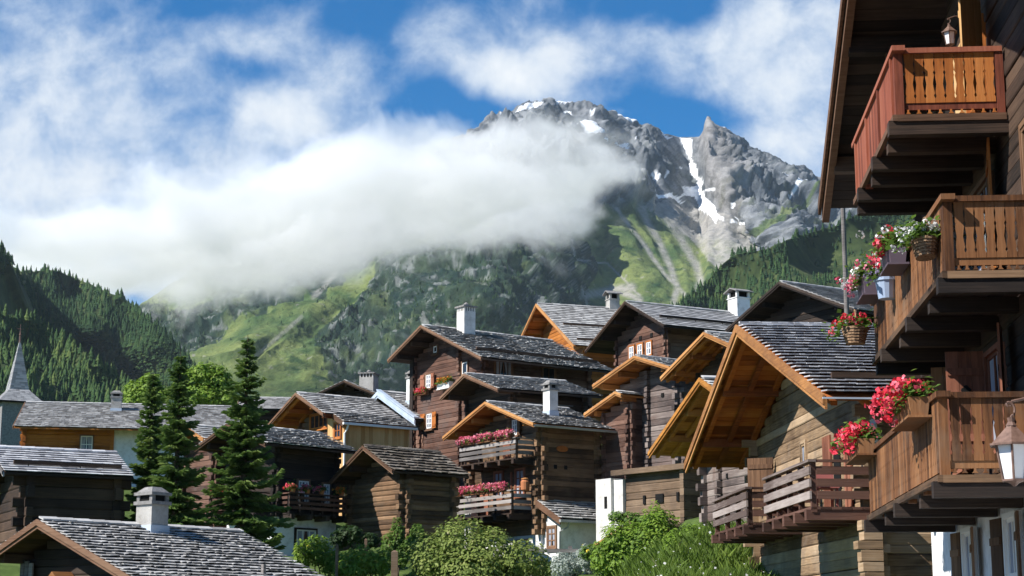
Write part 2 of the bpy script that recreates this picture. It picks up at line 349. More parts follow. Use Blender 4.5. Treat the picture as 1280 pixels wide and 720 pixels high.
hill('hill', [(835,392),(856,376),(878,360),(898,340),(915,322),(930,317),(960,312),(985,300),(1010,290),(1040,284),(1062,272),(1090,260),(1140,250),(1240,235)], 470,
     [(850,400,1050),(900,350,1100),(960,330,1060),(1040,300,1150),(1100,280,1150),(1000,400,900),(1140,400,850)], 835, 1240, 3200, (3.6, 7),
     ('forested spur with pale rocks on the right below the peak', 'dark conifers on the spur below the snowy peak'),
     dens=lambda x, y, p: np.where(inpoly(x, y, [(985,310),(1040,290),(1100,270),(1100,330),(1060,335),(1010,350),(985,340)]), .12, np.where(inpoly(x, y, [(905,330),(950,318),(970,340),(930,365),(900,360)]), .3, .9)), amp=12)

def mountain_trees():
    X, Yp, Pm, cliff, rock = MD; ok = (X > 180) & (X < 880) & (Yp > 285) & (Yp < 500)
    dn = np.where(cliff*(1-rock) > .5, 1.0, 0.10)*np.where(fbm(Pm[..., 0]/70, Pm[..., 1]/70, Pm[..., 2]/70+4, 3) > -.05, 1, .12)*ok
    dn *= np.where(inpoly(X, Yp, [(700,300),(880,290),(880,400),(720,400)]), .15, 1)
    i = rng.choice(dn.size, 2300, replace=False, p=(dn/dn.sum()).reshape(-1)); pp = Pm.reshape(-1, 3)[i]-np.array([0, 0, .4]); hh = rng.uniform(2.8, 5.6, len(pp))
    f = conifers('forest', pp, hh, 'scattered small dark conifers clinging to the cliffs below the cloud', np.clip(rng.normal(.35, .2, len(pp)), 0, 1)); f['kind'] = 'stuff'
mountain_trees()

# ------------------------------------------------------------------ cloud bank lying against the mountain (a real volume)
def build_cloud():
    Y0, Y1 = 1370, 1800; ym = (Y0+Y1)/2
    pA, pB = at(-90, 395, ym), at(850, 130, ym)
    me = bpy.data.meshes.new('cloud')
    c = [(x, y, z) for x in (pA[0], pB[0]) for y in (Y0, Y1) for z in (pA[2], pB[2])]
    me.from_pydata(c, [], [(0,1,3,2),(4,6,7,5),(0,4,5,1),(2,3,7,6),(0,2,6,4),(1,5,7,3)])
    o = bpy.data.objects.new('cloud', me); COL.objects.link(o); o['kind'] = 'stuff'; o['label'] = 'long white cloud bank lying across the mountain flank'
    m = bpy.data.materials.new('cloud_vapour'); m.use_nodes = True; t = NT(m.node_tree); t.n.clear()
    p = t.coord('Object'); acc = None
    warp = t.node('ShaderNodeTexNoise'); warp.inputs['Scale'].default_value = .012; warp.inputs['Detail'].default_value = 3; t.put(warp.inputs['Vector'], p)
    pw = t.vmath('ADD', p, t.vmath('SCALE', t.vmath('SUBTRACT', warp.outputs['Color'], (.5, .5, .5)), 60.0))
    k = ym/FPX
    for (px, py, rx, ry, w_) in [(-20,338,110,32,.95),(70,330,90,28,1),(160,322,105,33,1.05),(255,304,110,37,1.1),(345,285,110,38,1.1),(440,260,110,38,1.12),(530,242,100,38,1.18),(612,232,84,36,1.16),(680,232,60,31,.95),(735,228,40,22,.68),(778,216,26,15,.46),(230,266,70,22,.33),(420,220,60,18,.36)]:
        q = at(px, py, ym)
        d = t.vmath('MULTIPLY', t.vmath('SUBTRACT', pw, tuple(q)), (1/(rx*k), 1/185.0, 1/(ry*k)))
        e = t.math('MULTIPLY', t.math('EXPONENT', t.math('MULTIPLY', t.vmath('DOT_PRODUCT', d, d, 1), -1.0)), w_)
        acc = e if acc is None else t.math('ADD', acc, e)
    n = t.math('ADD', t.math('MULTIPLY', t.noise(p, .013, 7, .62, .5), .72), t.math('MULTIPLY', t.noise(p, .034, 5, .6, .4), .28))
    f = t.math('ADD', acc, t.math('MULTIPLY', t.math('SUBTRACT', n, .5), 3.9))
    dn = t.maprange(f, .46, .92, 0, 1, True)
    v = t.node('ShaderNodeVolumePrincipled'); v.inputs['Color'].default_value = (1, 1, 1, 1); v.inputs['Anisotropy'].default_value = -0.1
    t.put(v.inputs['Density'], t.math('MULTIPLY', dn, 0.0175))
    out = t.node('ShaderNodeOutputMaterial'); t.l.new(v.outputs[0], out.inputs['Volume'])
    m.cycles.volume_step_rate = 0.3
    me.materials.append(m)
build_cloud()

def build_haze():
    me = bpy.data.meshes.new('haze')
    c = [(x, y, z) for x in (-2600, 2600) for y in (-60, 3900) for z in (-1400, 960)]
    me.from_pydata(c, [], [(0,1,3,2),(4,6,7,5),(0,4,5,1),(2,3,7,6),(0,2,6,4),(1,5,7,3)])
    o = bpy.data.objects.new('haze', me); COL.objects.link(o); o['kind'] = 'stuff'
    m = bpy.data.materials.new('haze_air'); m.use_nodes = True; t = NT(m.node_tree); t.n.clear()
    v = t.node('ShaderNodeVolumePrincipled'); v.inputs['Color'].default_value = (.72, .86, 1, 1); v.inputs['Density'].default_value = 3.2e-5
    out = t.node('ShaderNodeOutputMaterial'); t.l.new(v.outputs[0], out.inputs['Volume']); me.materials.append(m); m.cycles.homogeneous_volume = True
build_haze()
# ------------------------------------------------------------------ materials of the village
def wood(name, dark, mid, light, rough=.8, vertical=False, grain=1.0, weather=None):
    def fn(t, b):
        p = t.coord('Object')
        g = t.noise(t.scalev(p, (26*grain, 26*grain, 1.6) if vertical else (1.5, 1.5, 34*grain)), 1.0, 6, .62, .25)
        big = t.noise(p, .55, 4, .6); r = t.attr('rnd')
        v = t.math('ADD', t.math('MULTIPLY', g, .75), t.math('MULTIPLY', t.math('SUBTRACT', r, .5), .5))
        v = t.math('ADD', v, t.math('MULTIPLY', t.math('SUBTRACT', big, .5), .9))
        c = t.ramp(v, [(.12, dark), (.42, mid), (.82, light)])
        if weather: c = t.mix(t.maprange(t.noise(p, 1.3, 5, .65), .5, .72, 0, .8), c, weather)
        t.put(b.inputs['Normal'], t.bump(g, .5, .012)); return c
    return mat(name, fn, rough, .25)
wood('wood_black', (.012,.009,.008), (.032,.022,.017), (.075,.052,.038))
wood('wood_dark', (.018,.012,.009), (.055,.033,.022), (.12,.075,.048))
wood('wood_red', (.045,.022,.016), (.13,.066,.046), (.24,.145,.105), weather=(.11,.085,.075))
wood('wood_brown', (.045,.026,.015), (.165,.094,.05), (.31,.195,.112), weather=(.10,.07,.045))
wood('wood_grey', (.045,.034,.032), (.16,.125,.112), (.33,.28,.25), weather=(.13,.085,.07))
wood('wood_grey_brown', (.05,.033,.022), (.16,.105,.066), (.30,.215,.145), weather=(.12,.085,.06))
wood('wood_tan', (.10,.062,.036), (.30,.20,.115), (.48,.355,.235), weather=(.20,.15,.11))
wood('wood_amber', (.19,.06,.012), (.40,.14,.026), (.54,.23,.06))
wood('wood_orange', (.17,.045,.012), (.43,.13,.025), (.58,.24,.06), weather=(.26,.09,.03), vertical=False)
wood('wood_gold', (.22,.085,.018), (.46,.20,.04), (.58,.31,.09), weather=(.30,.14,.045))
wood('wood_yellow', (.44,.24,.09), (.58,.35,.15), (.68,.46,.23), vertical=True)
wood('trim_brown', (.07,.036,.02), (.16,.085,.05), (.26,.16,.10))
wood('trim_tan', (.20,.085,.03), (.42,.19,.062), (.55,.29,.11), weather=(.27,.135,.06))
wood('rail_grey', (.10,.09,.085), (.26,.235,.22), (.42,.39,.37))
wood('rail_barn', (.10,.07,.06), (.24,.19,.17), (.40,.34,.31))
wood('rail_dark', (.04,.02,.014), (.10,.048,.034), (.17,.09,.065))
wood('board_brown', (.055,.022,.009), (.185,.078,.030), (.32,.155,.066), vertical=True, weather=(.17,.11,.07))
wood('board_red', (.10,.026,.014), (.24,.065,.034), (.34,.12,.07), vertical=True)
wood('board_orange', (.22,.062,.012), (.40,.13,.028), (.52,.21,.06), vertical=True)
wood('shutter_red', (.13,.045,.025), (.26,.10,.058), (.36,.16,.10), vertical=True)
wood('shutter_brown', (.07,.035,.018), (.16,.085,.045), (.26,.15,.085), vertical=True)
def m_shingle(lo, mid, hi, moss=.0):
    def fn(t, b):
        p = t.coord('Object'); r = t.attr('rnd'); n = t.noise(p, 7.0, 5, .65); big = t.noise(p, .5, 3, .6)
        v = t.math('ADD', t.math('MULTIPLY', r, .62), t.math('MULTIPLY', n, .55))
        v = t.math('ADD', v, t.math('MULTIPLY', t.math('SUBTRACT', big, .5), .5))
        c = t.ramp(v, [(.18, lo), (.55, mid), (1.0, hi)])
        if moss: c = t.mix(t.maprange(t.noise(p, 1.6, 5, .7), .50, .66, 0, moss), c, (.09,.072,.045))
        t.put(b.inputs['Normal'], t.bump(n, .4, .02)); return c
    return fn
mat('slate', m_shingle((.16,.155,.148), (.35,.342,.33), (.54,.53,.51)), .75, .3)
mat('slate_rough', m_shingle((.13,.125,.12), (.34,.332,.322), (.58,.57,.55)), .8, .3)
mat('slate_fine', m_shingle((.17,.168,.168), (.34,.335,.335), (.50,.495,.49)), .7, .35)
mat('slate_moss', m_shingle((.055,.045,.035), (.12,.10,.08), (.27,.24,.20), .7), .85, .2)
mat('slate_band', m_shingle((.20,.20,.215), (.42,.42,.435), (.66,.66,.67)), .6, .4)
def m_plaster(t, b):
    p = t.coord('Object'); n = t.noise(p, 3.0, 6, .65); f = t.noise(p, 40, 3, .6)
    t.put(b.inputs['Normal'], t.bump(f, .35, .02)); return t.ramp(n, [(.3, (.52,.51,.48)), (.5, (.74,.735,.72)), (.7, (.80,.80,.79))])
mat('plaster', m_plaster, .9, .2)
def m_stucco(t, b):
    p = t.coord('Object'); n = t.noise(p, 2.0, 6, .7); f = t.noise(p, 28, 4, .65)
    t.put(b.inputs['Normal'], t.bump(f, .6, .03)); return t.ramp(n, [(.25, (.20,.19,.17)), (.5, (.37,.355,.33)), (.75, (.50,.485,.455))])
mat('chimney_stucco', m_stucco, .95, .15)
mat('chimney_white', lambda t, b: t.ramp(t.noise(t.coord('Object'), 3.0, 6, .7), [(.3, (.42,.40,.37)), (.55, (.62,.60,.57)), (.75, (.70,.69,.66))]), .95, .15)
flat = lambda c: (lambda t, b: c)
mat('concrete', lambda t, b: t.ramp(t.noise(t.coord('Object'), 9, 5, .7), [(.3, (.13,.125,.12)), (.7, (.30,.29,.28))]), .9, .2)
mat('soot_hole_shade', flat((.012,.012,.012)), .9, .1)  # near-black for chimney mouths; also paints the shade inside holes and openings
mat('zinc', lambda t, b: t.ramp(t.noise(t.coord('Object'), 2, 3), [(.3, (.36,.43,.52)), (.7, (.50,.57,.66))]), .45, .5)
mat('gutter_metal', lambda t, b: t.ramp(t.noise(t.coord('Object'), 3, 3), [(.3, (.23,.24,.23)), (.7, (.36,.37,.36))]), .45, .5)
mat('iron', flat((.03,.03,.032)), .55, .4)
mat('rust_iron', lambda t, b: t.ramp(t.noise(t.coord('Object'), 14, 4), [(.3, (.10,.055,.04)), (.7, (.20,.12,.09))]), .55, .4)
mat('glass', flat((.02,.024,.03)), .08, .6)
mat('curtain', lambda t, b: t.ramp(t.noise(t.scalev(t.coord('Object'), (30, 30, 2)), 1), [(.3, (.20,.21,.25)), (.7, (.40,.41,.46))]), .9, .1)
mat('white_paint', flat((.78,.77,.74)), .6, .3)
mat('stone', lambda t, b: t.ramp(t.noise(t.coord('Object'), 2.5, 6, .7), [(.3, (.14,.13,.12)), (.6, (.30,.28,.25)), (.8, (.42,.40,.37))]), .9, .2)

# ------------------------------------------------------------------ mesh builder
class MB:
    def __init__(s): s.V = []; s.F = []; s.M = []; s.C = []
    def add(s, vs, fs, m=0, c=None):
        n = len(s.V); s.V += [tuple(map(float, v)) for v in vs]; c = random.random() if c is None else c
        for f in fs: s.F.append(tuple(n+i for i in f)); s.M.append(m); s.C.append(c)
    def hexa(s, p, m=0, c=None):   # p: 4 bottom then 4 top, same winding
        s.add(p, [(3,2,1,0),(4,5,6,7),(0,1,5,4),(1,2,6,5),(2,3,7,6),(3,0,4,7)], m, c)
    def box(s, x0, x1, y0, y1, z0, z1, m=0, c=None):
        s.hexa([(x0,y0,z0),(x1,y0,z0),(x1,y1,z0),(x0,y1,z0),(x0,y0,z1),(x1,y0,z1),(x1,y1,z1),(x0,y1,z1)], m, c)
    def bar(s, p, q, wd, ht, up=(0,0,1), m=0, c=None, taper=1.0):
        p, q = np.array(p, float), np.array(q, float); d = q-p; d /= np.linalg.norm(d)
        u = np.array(up, float); sd = np.cross(d, u); sd /= np.linalg.norm(sd); u = np.cross(sd, d)
        a = [p-sd*wd/2-u*ht/2, p+sd*wd/2-u*ht/2, q+(sd*wd/2-u*ht/2)*taper, q+(-sd*wd/2-u*ht/2)*taper]
        b = [p-sd*wd/2+u*ht/2, p+sd*wd/2+u*ht/2, q+(sd*wd/2+u*ht/2)*taper, q+(-sd*wd/2+u*ht/2)*taper]
        s.hexa(a+b, m, c)
    def tube(s, pts, r, n=8, m=0, c=None, cap=True):
        pts = [np.array(p, float) for p in pts]; rs = r if hasattr(r, '__len__') else [r]*len(pts); V = []
        for i, p in enumerate(pts):
            d = pts[min(i+1, len(pts)-1)]-pts[max(i-1, 0)]; d /= np.linalg.norm(d)+1e-9
            a = np.cross(d, (0.31,.17,.93) if abs(d[2]) < .9 else (1,.1,0)); a /= np.linalg.norm(a); b = np.cross(d, a)
            V += [p+rs[i]*(a*math.cos(k*2*math.pi/n)+b*math.sin(k*2*math.pi/n)) for k in range(n)]
        Fs = [(i*n+k, i*n+(k+1) % n, (i+1)*n+(k+1) % n, (i+1)*n+k) for i in range(len(pts)-1) for k in range(n)]
        if cap: Fs += [tuple(range(n-1, -1, -1)), tuple((len(pts)-1)*n+k for k in range(n))]
        s.add(V, Fs, m, c)
    def log(s, axis, c, out, z, h, a0, a1, th=.16, ch=.14, m=0, cc=None, j=.012):
        """one squared log; axis 'x' or 'y', outer face at c on side out (+1/-1)"""
        e = random.uniform(-j, j); o = c+out*e; k = ch*h; i = c-out*th; d1 = out*k*.55
        prof = [(i, z), (o-d1, z), (o, z+k), (o, z+h-k), (o-d1, z+h-.004), (i, z+h-.004)]
        V = []
        for a in (a0, a1):
            dz = random.uniform(-.012, .012)
            for q, zz in prof: V.append((a, q, zz+dz) if axis == 'x' else (q, a, zz+dz))
        n = 6; Fs = [(q, (q+1) % n, n+(q+1) % n, n+q) for q in range(n)]+[tuple(range(n-1, -1, -1)), tuple(range(n, 2*n))]
        s.add(V, Fs, m, cc)
    def obj(s, name, mats, parent=None, label=None, fix=True):
        if not s.V: return None
        me = bpy.data.meshes.new(name); me.from_pydata(s.V, [], s.F)
        for m in (mats if isinstance(mats, (list, tuple)) else [mats]): me.materials.append(MATS[m])
        me.polygons.foreach_set('material_index', s.M); me.attributes.new('rnd', 'FLOAT', 'FACE').data.foreach_set('value', s.C)
        if fix:
            import bmesh
            bm = bmesh.new(); bm.from_mesh(me); bmesh.ops.recalc_face_normals(bm, faces=bm.faces); bm.to_mesh(me); bm.free()
        o = bpy.data.objects.new(name, me); COL.objects.link(o)
        if parent: o.parent = parent
        if label: o['label'] = label
        return o
def empty(name, loc, rz=0.0, label=None, cat=None, group=None):
    o = bpy.data.objects.new(name, None); COL.objects.link(o); o.location = loc; o.rotation_euler = (0, 0, rz); o.empty_display_size = .3
    return tagp(o, label, cat, group)

class Frame:
    """a wall plane: u runs along the wall, n outwards, z up (all in the house's own axes)"""
    def __init__(s, o, u, n): s.o = np.array(o, float); s.u = np.array(u, float); s.n = np.array(n, float)
    def p(s, u, n, z): return tuple(s.o+s.u*u+s.n*n+np.array([0, 0, z]))
    def box(s, mb, u0, u1, n0, n1, z0, z1, m=0, c=None):
        mb.hexa([s.p(u0,n0,z0), s.p(u1,n0,z0), s.p(u1,n1,z0), s.p(u0,n1,z0), s.p(u0,n0,z1), s.p(u1,n0,z1), s.p(u1,n1,z1), s.p(u0,n1,z1)], m, c)
    def poly(s, mb, pts, n0, n1, m=0, c=None):      # pts in (u, z), extruded n0..n1
        k = len(pts); V = [s.p(u, n0, z) for u, z in pts]+[s.p(u, n1, z) for u, z in pts]
        mb.add(V, [tuple(range(k-1, -1, -1)), tuple(range(k, 2*k))]+[(i, (i+1) % k, k+(i+1) % k, k+i) for i in range(k)], m, c)

def roof_slope(mb, side, W, x0, x1, H, tp, expo=.3, thick=.03, wr=(.14,.34), irr=.1, m=0, s0=0.0, lift=2.6):
    cp = 1/math.sqrt(1+tp*tp); sp = tp*cp; S = W/cp
    def pt(x, s, l): return (x, side*(s*cp+l*sp), H-s*sp+l*cp)
    nc = int(math.ceil((S-s0)/expo))
    for i in range(nc):
        lo = S-i*expo+.02; hi = max(lo-expo*1.45, s0)
        x = x0-random.uniform(0, .1)
        rowj = random.uniform(-.012, .012)
        while x < x1:
            wd = random.uniform(*wr); xe = min(x+wd, x1+.02)
            l0 = lo+random.uniform(-irr, irr)*expo*.55+rowj; k = random.uniform(-irr, irr)*.12; lf = thick*lift+random.uniform(0, irr)*thick*3.0
            xa, xb = max(x, x0-.02)+.004, xe-.004
            hs = hi+random.uniform(0, .05)
            V = [pt(xa, l0-k, lf-thick), pt(xb, l0+k, lf-thick), pt(xb, hs, -.012), pt(xa, hs, -.012), pt(xa, l0-k, lf), pt(xb, l0+k, lf), pt(xb, hs, .012), pt(xa, hs, .012)]
            if xb-xa > .04: mb.hexa(V, m)
            x = xe
            if x >= x1-.03: break
def deck(mb, side, W, x0, x1, H, tp, td=.07, drop=.02, m=0):
    z0, z1 = H-drop, H-W*tp-drop; y1 = side*W; nb = max(2, int(W/.22))
    for i in range(nb):        # boards running along the ridge
        a, b = i/nb, (i+1)/nb-.012/W
        ya, yb = y1*a, y1*b; za, zb = z0+(z1-z0)*a, z0+(z1-z0)*b
        mb.hexa([(x0,ya,za-td),(x1,ya,za-td),(x1,yb,zb-td),(x0,yb,zb-td),(x0,ya,za),(x1,ya,za),(x1,yb,zb),(x0,yb,zb)], m)
def chimney(parent, x, y, zb, zt, wx, wy, style='slab', body='chimney_stucco'):
    mb = MB(); hx, hy = wx/2, wy/2
    if style == 'slab':
        mb.box(x-hx, x+hx, y-hy, y+hy, zb-.6, zt-.36, 0); o1 = .05
        mb.box(x-hx-.03, x+hx+.03, y-hy-.03, y+hy+.03, zb-.25, zb+.16, 3)
        mb.box(x-hx-o1, x+hx+o1, y-hy-o1, y+hy+o1, zt-.36, zt-.28, 1)
        mb.box(x-hx+.03, x+hx-.03, y-hy+.03, y+hy-.03, zt-.28, zt-.14, 2)
        for sx in (-1, 1):
            for sy in (-1, 1): mb.box(x+sx*hx-(.1 if sx > 0 else 0), x+sx*hx+(.1 if sx < 0 else 0), y+sy*hy-(.1 if sy > 0 else 0), y+sy*hy+(.1 if sy < 0 else 0), zt-.28, zt-.14, 1)
        mb.box(x-hx-o1, x+hx+o1, y-hy-o1, y+hy+o1, zt-.14, zt-.07, 1)
        a = hx+.02; mb.hexa([(x-a,y-hy,zt-.07),(x+a,y-hy,zt-.07),(x+a,y+hy,zt-.07),(x-a,y+hy,zt-.07),(x-a*.5,y-hy*.5,zt+.06),(x+a*.5,y-hy*.5,zt+.06),(x+a*.5,y+hy*.5,zt+.06),(x-a*.5,y+hy*.5,zt+.06)], 1)
    elif style == 'teeth':
        mb.box(x-hx, x+hx, y-hy, y+hy, zb-.8, zt-.26, 0)
        mb.box(x-hx+.04, x+hx-.04, y-hy+.04, y+hy-.04, zt-.26, zt-.08, 2)
        n = 5
        for i in range(n):
            for sx in (-1, 1): yy_ = y-hy+.05+(wy-.1)*i/(n-1); mb.box(x+sx*(hx-.03)-.03, x+sx*(hx-.03)+.03, yy_-.035, yy_+.035, zt-.26, zt-.08, 0)
            for sy in (-1, 1): xx_ = x-hx+.05+(wx-.1)*i/(n-1); mb.box(xx_-.035, xx_+.035, y+sy*(hy-.03)-.03, y+sy*(hy-.03)+.03, zt-.26, zt-.08, 0)
        mb.box(x-hx-.07, x+hx+.07, y-hy-.07, y+hy+.07, zt-.08, zt-.01, 1)
        mb.tube([(x,y,zt-.01),(x,y,zt+.10),(x,y,zt+.18)], [.10,.13,.05], 8, 1)
    elif style == 'hat':
        mb.box(x-hx, x+hx, y-hy, y+hy, zb-.8, zt-.55, 0)
        mb.box(x-hx-.04, x+hx+.04, y-hy-.04, y+hy+.04, zt-.55, zt-.50, 0)
        for sx in (-1, 1):
            for sy in (-1, 1): mb.box(x+sx*(hx-.06)-.06, x+sx*(hx-.06)+.06, y+sy*(hy-.06)-.06, y+sy*(hy-.06)+.06, zt-.50, zt-.22, 0)
        mb.box(x-hx+.1, x+hx-.1, y-hy+.1, y+hy-.1, zt-.50, zt-.2, 2)
        for sy in (-1, 1):
            e = hy+.16
            mb.hexa([(x-hx-.15,y,zt-.05),(x+hx+.15,y,zt-.05),(x+hx+.15,y+sy*e,zt-.25),(x-hx-.15,y+sy*e,zt-.25),(x-hx-.15,y,zt),(x+hx+.15,y,zt),(x+hx+.15,y+sy*e,zt-.2),(x-hx-.15,y+sy*e,zt-.2)], 1)
    return mb.obj('chimney', [body, 'concrete', 'soot_hole_shade', 'zinc'], parent)
def window(parent, fr, u, z, w, h, frame='trim_brown', shutters=None, curtain=True, mx=2, my=2, open_deg=175, sw=None, white=True, sill=True, depth=.06):
    mb = MB(); f = .07
    for a, b, c, d in ((u-w/2-f, u-w/2, z-f, z+h+f), (u+w/2, u+w/2+f, z-f, z+h+f), (u-w/2, u+w/2, z+h, z+h+f), (u-w/2, u+w/2, z-f, z)): fr.box(mb, a, b, -.02, depth, c, d, 0)
    wn = MB(); fr.box(wn, u-w/2, u+w/2, -.015, .018, z, z+h, 0)
    if curtain:
        for sg in (-1, 1): fr.poly(wn, [(u+sg*w/2, z), (u+sg*w*.18, z), (u+sg*w*.05, z+h), (u+sg*w/2, z+h)], .019, .024, 1)
    q = .022
    for i in range(1, mx): uu_ = u-w/2+w*i/mx; fr.box(wn, uu_-q, uu_+q, .025, .045, z, z+h, 2)
    for i in range(1, my): zz_ = z+h*i/my; fr.box(wn, u-w/2, u+w/2, .026, .043, zz_-q, zz_+q, 2)
    for a, b, c, d in ((u-w/2, u-w/2+.05, z, z+h), (u+w/2-.05, u+w/2, z, z+h), (u-w/2, u+w/2, z, z+.05), (u-w/2, u+w/2, z+h-.05, z+h)): fr.box(wn, a, b, .024, .047, c, d, 2)
    wo_ = mb.obj('window', [frame], parent)
    wn.obj('pane', ['glass', 'curtain', 'white_paint' if white else frame], wo_)
    if sill: sb = MB(); fr.box(sb, u-w/2-.12, u+w/2+.12, 0.0, .13, z-f-.05, z-f-.002, 0); sb.obj('sill', [frame], wo_)
    if shutters:
        sw = sw or w/2+.04
        for sg in (-1, 1): shutter(wo_, fr, u+sg*(w/2+f+.01), z-.03, sw, h+.06, sg, open_deg, shutters)
    return wo_
def shutter(parent, fr, u, z, w, h, sg, deg, m, n0=.065, clover=False):
    """board shutter hinged at u, swung open by deg"""
    a = R(180-deg); ca, sa = math.cos(a), math.sin(a)
    f2 = Frame(fr.p(u, n0, 0), fr.u*ca*sg+fr.n*sa, fr.n*ca-fr.u*sa*sg)
    mb = MB(); nb = max(2, int(w/.14))
    for i in range(nb): f2.box(mb, w*i/nb+.003, w*(i+1)/nb-.003, 0, .03, z, z+h, 0)
    for zz_ in (z+h*.16, z+h*.80): f2.box(mb, .02, w-.02, .03, .052, zz_-.05, zz_+.05, 0)
    if clover:
        for du, dz in ((0, .035), (-.035, 0), (.035, 0), (0, -.05)):
            f2.poly(mb, [(w*.5+du+.035*math.cos(k*.785), z+h*.62+dz+.035*math.sin(k*.785)) for k in range(8)], -.002, .054, 1)  # clover cut-out is a near-black inlay painting the shade of a hole
    return mb.obj('shutter', [m, 'soot_hole_shade'], parent)

HOUSES = {}
def chalet(key, label, x, y, z, psi, a, b, L, tp, base, ofr=1.0, oa=.8, ob=.8, obk=.4, wall='wood_dark', soffit='wood_dark', slate='slate', barge='trim_brown', cat='chalet', name='chalet',
           expo=.27, thick=.02, wr=(.14,.34), irr=.12, hb=None, stone='plaster', log=(.15,.22), th=.17, purl=True, gutter=None, guard=None, ch=.14, lift=3.2, barge_h=.2, ext=.16, walls='fbns', annex=0, rafters=0, mids=()):
    rz = R(90-psi); H = z-base; root = empty(name, (x, y, base), rz, label, cat)
    rb = MB()
    roof_slope(rb, -1, a, 0, L, H, tp, expo, thick, wr, irr, lift=lift)
    roof_slope(rb, 1, b, 0, L, H, tp, expo, thick, wr, irr, lift=lift)
    deck(rb, -1, a, .01, L-.01, H, tp, m=1); deck(rb, 1, b, .01, L-.01, H, tp, m=1)
    for i in range(int(L/.45)+1):       # ridge capping slabs
        xx = i*.45
        if xx < L-.05: rb.hexa([(xx,-.14,H-.14*tp+.05),(min(xx+.47,L),-.14,H-.14*tp+.06),(min(xx+.47,L),.03,H+.06),(xx,.03,H+.05),(xx,-.14,H-.14*tp+.085),(min(xx+.47,L),-.14,H-.14*tp+.095),(min(xx+.47,L),.03,H+.10),(xx,.03,H+.09)], 0)
    roof = rb.obj('roof', [slate, soffit], root)
    for side, W in ((-1, a), (1, b)):
        bb = MB(); d = .045
        for xo, h0, h1 in ((-.05, -.03, -.03-barge_h*.62), (-.085, .015, -barge_h*.45)):
            bb.hexa([(xo,0,H+h1),(xo+d,0,H+h1),(xo+d,side*W,H-W*tp+h1),(xo,side*W,H-W*tp+h1),(xo,0,H+h0),(xo+d,0,H+h0),(xo+d,side*W,H-W*tp+h0),(xo,side*W,H-W*tp+h0)])
        bb.obj('bargeboard', [barge], roof)
    if purl:
        for yy_ in (0, -(a-oa), b-ob)+((-(a-oa)*.5,) if a-oa > 1.8 else ())+(((b-ob)*.5,) if b-ob > 1.8 else ()):
            pb = MB(); zt = H-abs(yy_)*tp-.10
            pb.box(.12, ofr+.3, yy_-.09, yy_+.09, zt-.2, zt); pb.obj('purlin', [soffit], roof)
    if rafters:
        for sd, W in ((-1, a), (1, b)):
            for q in range(rafters):
                xx = .12+(ofr-.25)*q/max(1, rafters-1); kb = MB()
                kb.hexa([(xx,0,H-.22),(xx+.11,0,H-.22),(xx+.11,sd*W*.97,H-W*.97*tp-.22),(xx,sd*W*.97,H-W*.97*tp-.22),(xx,0,H-.10),(xx+.11,0,H-.10),(xx+.11,sd*W*.97,H-W*.97*tp-.10),(xx,sd*W*.97,H-W*.97*tp-.10)])
                kb.obj('rafter', [soffit], roof)
    yn, yf, xb = -(a-oa), b-ob, L-obk
    wb = MB(); z0 = hb or 0.0
    if hb:
        sb = MB(); sb.box(ofr+.02, xb-.02, yn+.02, yf-.02, 0, hb); sb.obj('base_wall', [stone], root)
    zz = z0; k = 0
    while zz < H-.2:
        h = random.uniform(*log); e0 = ext if k % 2 else ext*.55; e1 = ext*.55 if k % 2 else ext
        e0 *= random.uniform(.75, 1.2); e1 *= random.uniform(.75, 1.2)
        top = zz+h
        lim = (H-.13-top)/tp   # half width still under the roof at the top of this log
        g0, g1 = max(yn-e0, -lim), min(yf+e0, lim)
        if g1-g0 > .25:
            if 'f' in walls: wb.log('y', ofr, -1, zz, h, g0, g1, th, ch)
            if 'b' in walls: wb.log('y', xb, 1, zz, h, g0, g1, th, ch)
        for sd, yw in ((-1, yn), (1, yf)):
            if top < H-abs(yw)*tp-.12 and (('n' in walls) if sd < 0 else ('s' in walls)):
                wb.log('x', yw, sd, zz+h*.5 if False else zz, h, ofr-e1, xb+e1, th, ch)
        for ym in mids:
            if top < H-abs(ym)*tp-.15: wb.box(ofr-random.uniform(.10,.2), ofr+.05, ym-.085, ym+.085, zz+.02, zz+h-.03)
        zz = top; k += 1
    wb.obj('wall', [wall], root)
    if gutter:
        gb = MB(); yg = -a-.07; zg = H-a*tp-.06; n = 7
        pr = [(.075*math.cos(math.pi+math.pi*i/(n-1)), .075*math.sin(math.pi+math.pi*i/(n-1))) for i in range(n)]
        V = [(xx, yg+p_, zg+q_) for xx in (-.05, L+.05) for p_, q_ in pr]
        gb.add(V, [(i, i+1, n+i+1, n+i) for i in range(n-1)]); gb.box(-.05, L+.05, -a+.0, -a+.03, zg-.06, zg+.03)
        g = gb.obj('gutter', ['gutter_metal'], roof, fix=False)
    if guard:
        for sg, fr_ in guard:
            W = a if sg < 0 else b; yy_ = sg*W*fr_; zt = H-abs(yy_)*tp
            ub = MB(); ub.bar((.35, yy_, zt+.16), (L-.3, yy_, zt+.16), .10, .10); 
            for q in np.arange(.8, L-.3, 1.6): ub.bar((q, yy_, zt+.02), (q, yy_, zt+.15), .03, .03, (0,1,0))
            ub.obj('snow_guard', ['wood_dark'], roof)
    h_ = dict(root=root, roof=roof, H=H, base=base, front=Frame((ofr, 0, 0), (0, 1, 0), (-1, 0, 0)), near=Frame((0, yn, 0), (1, 0, 0), (0, -1, 0)), yn=yn, yf=yf, xb=xb, ofr=ofr, tp=tp, a=a, b=b, L=L)
    HOUSES[key] = h_; return h_
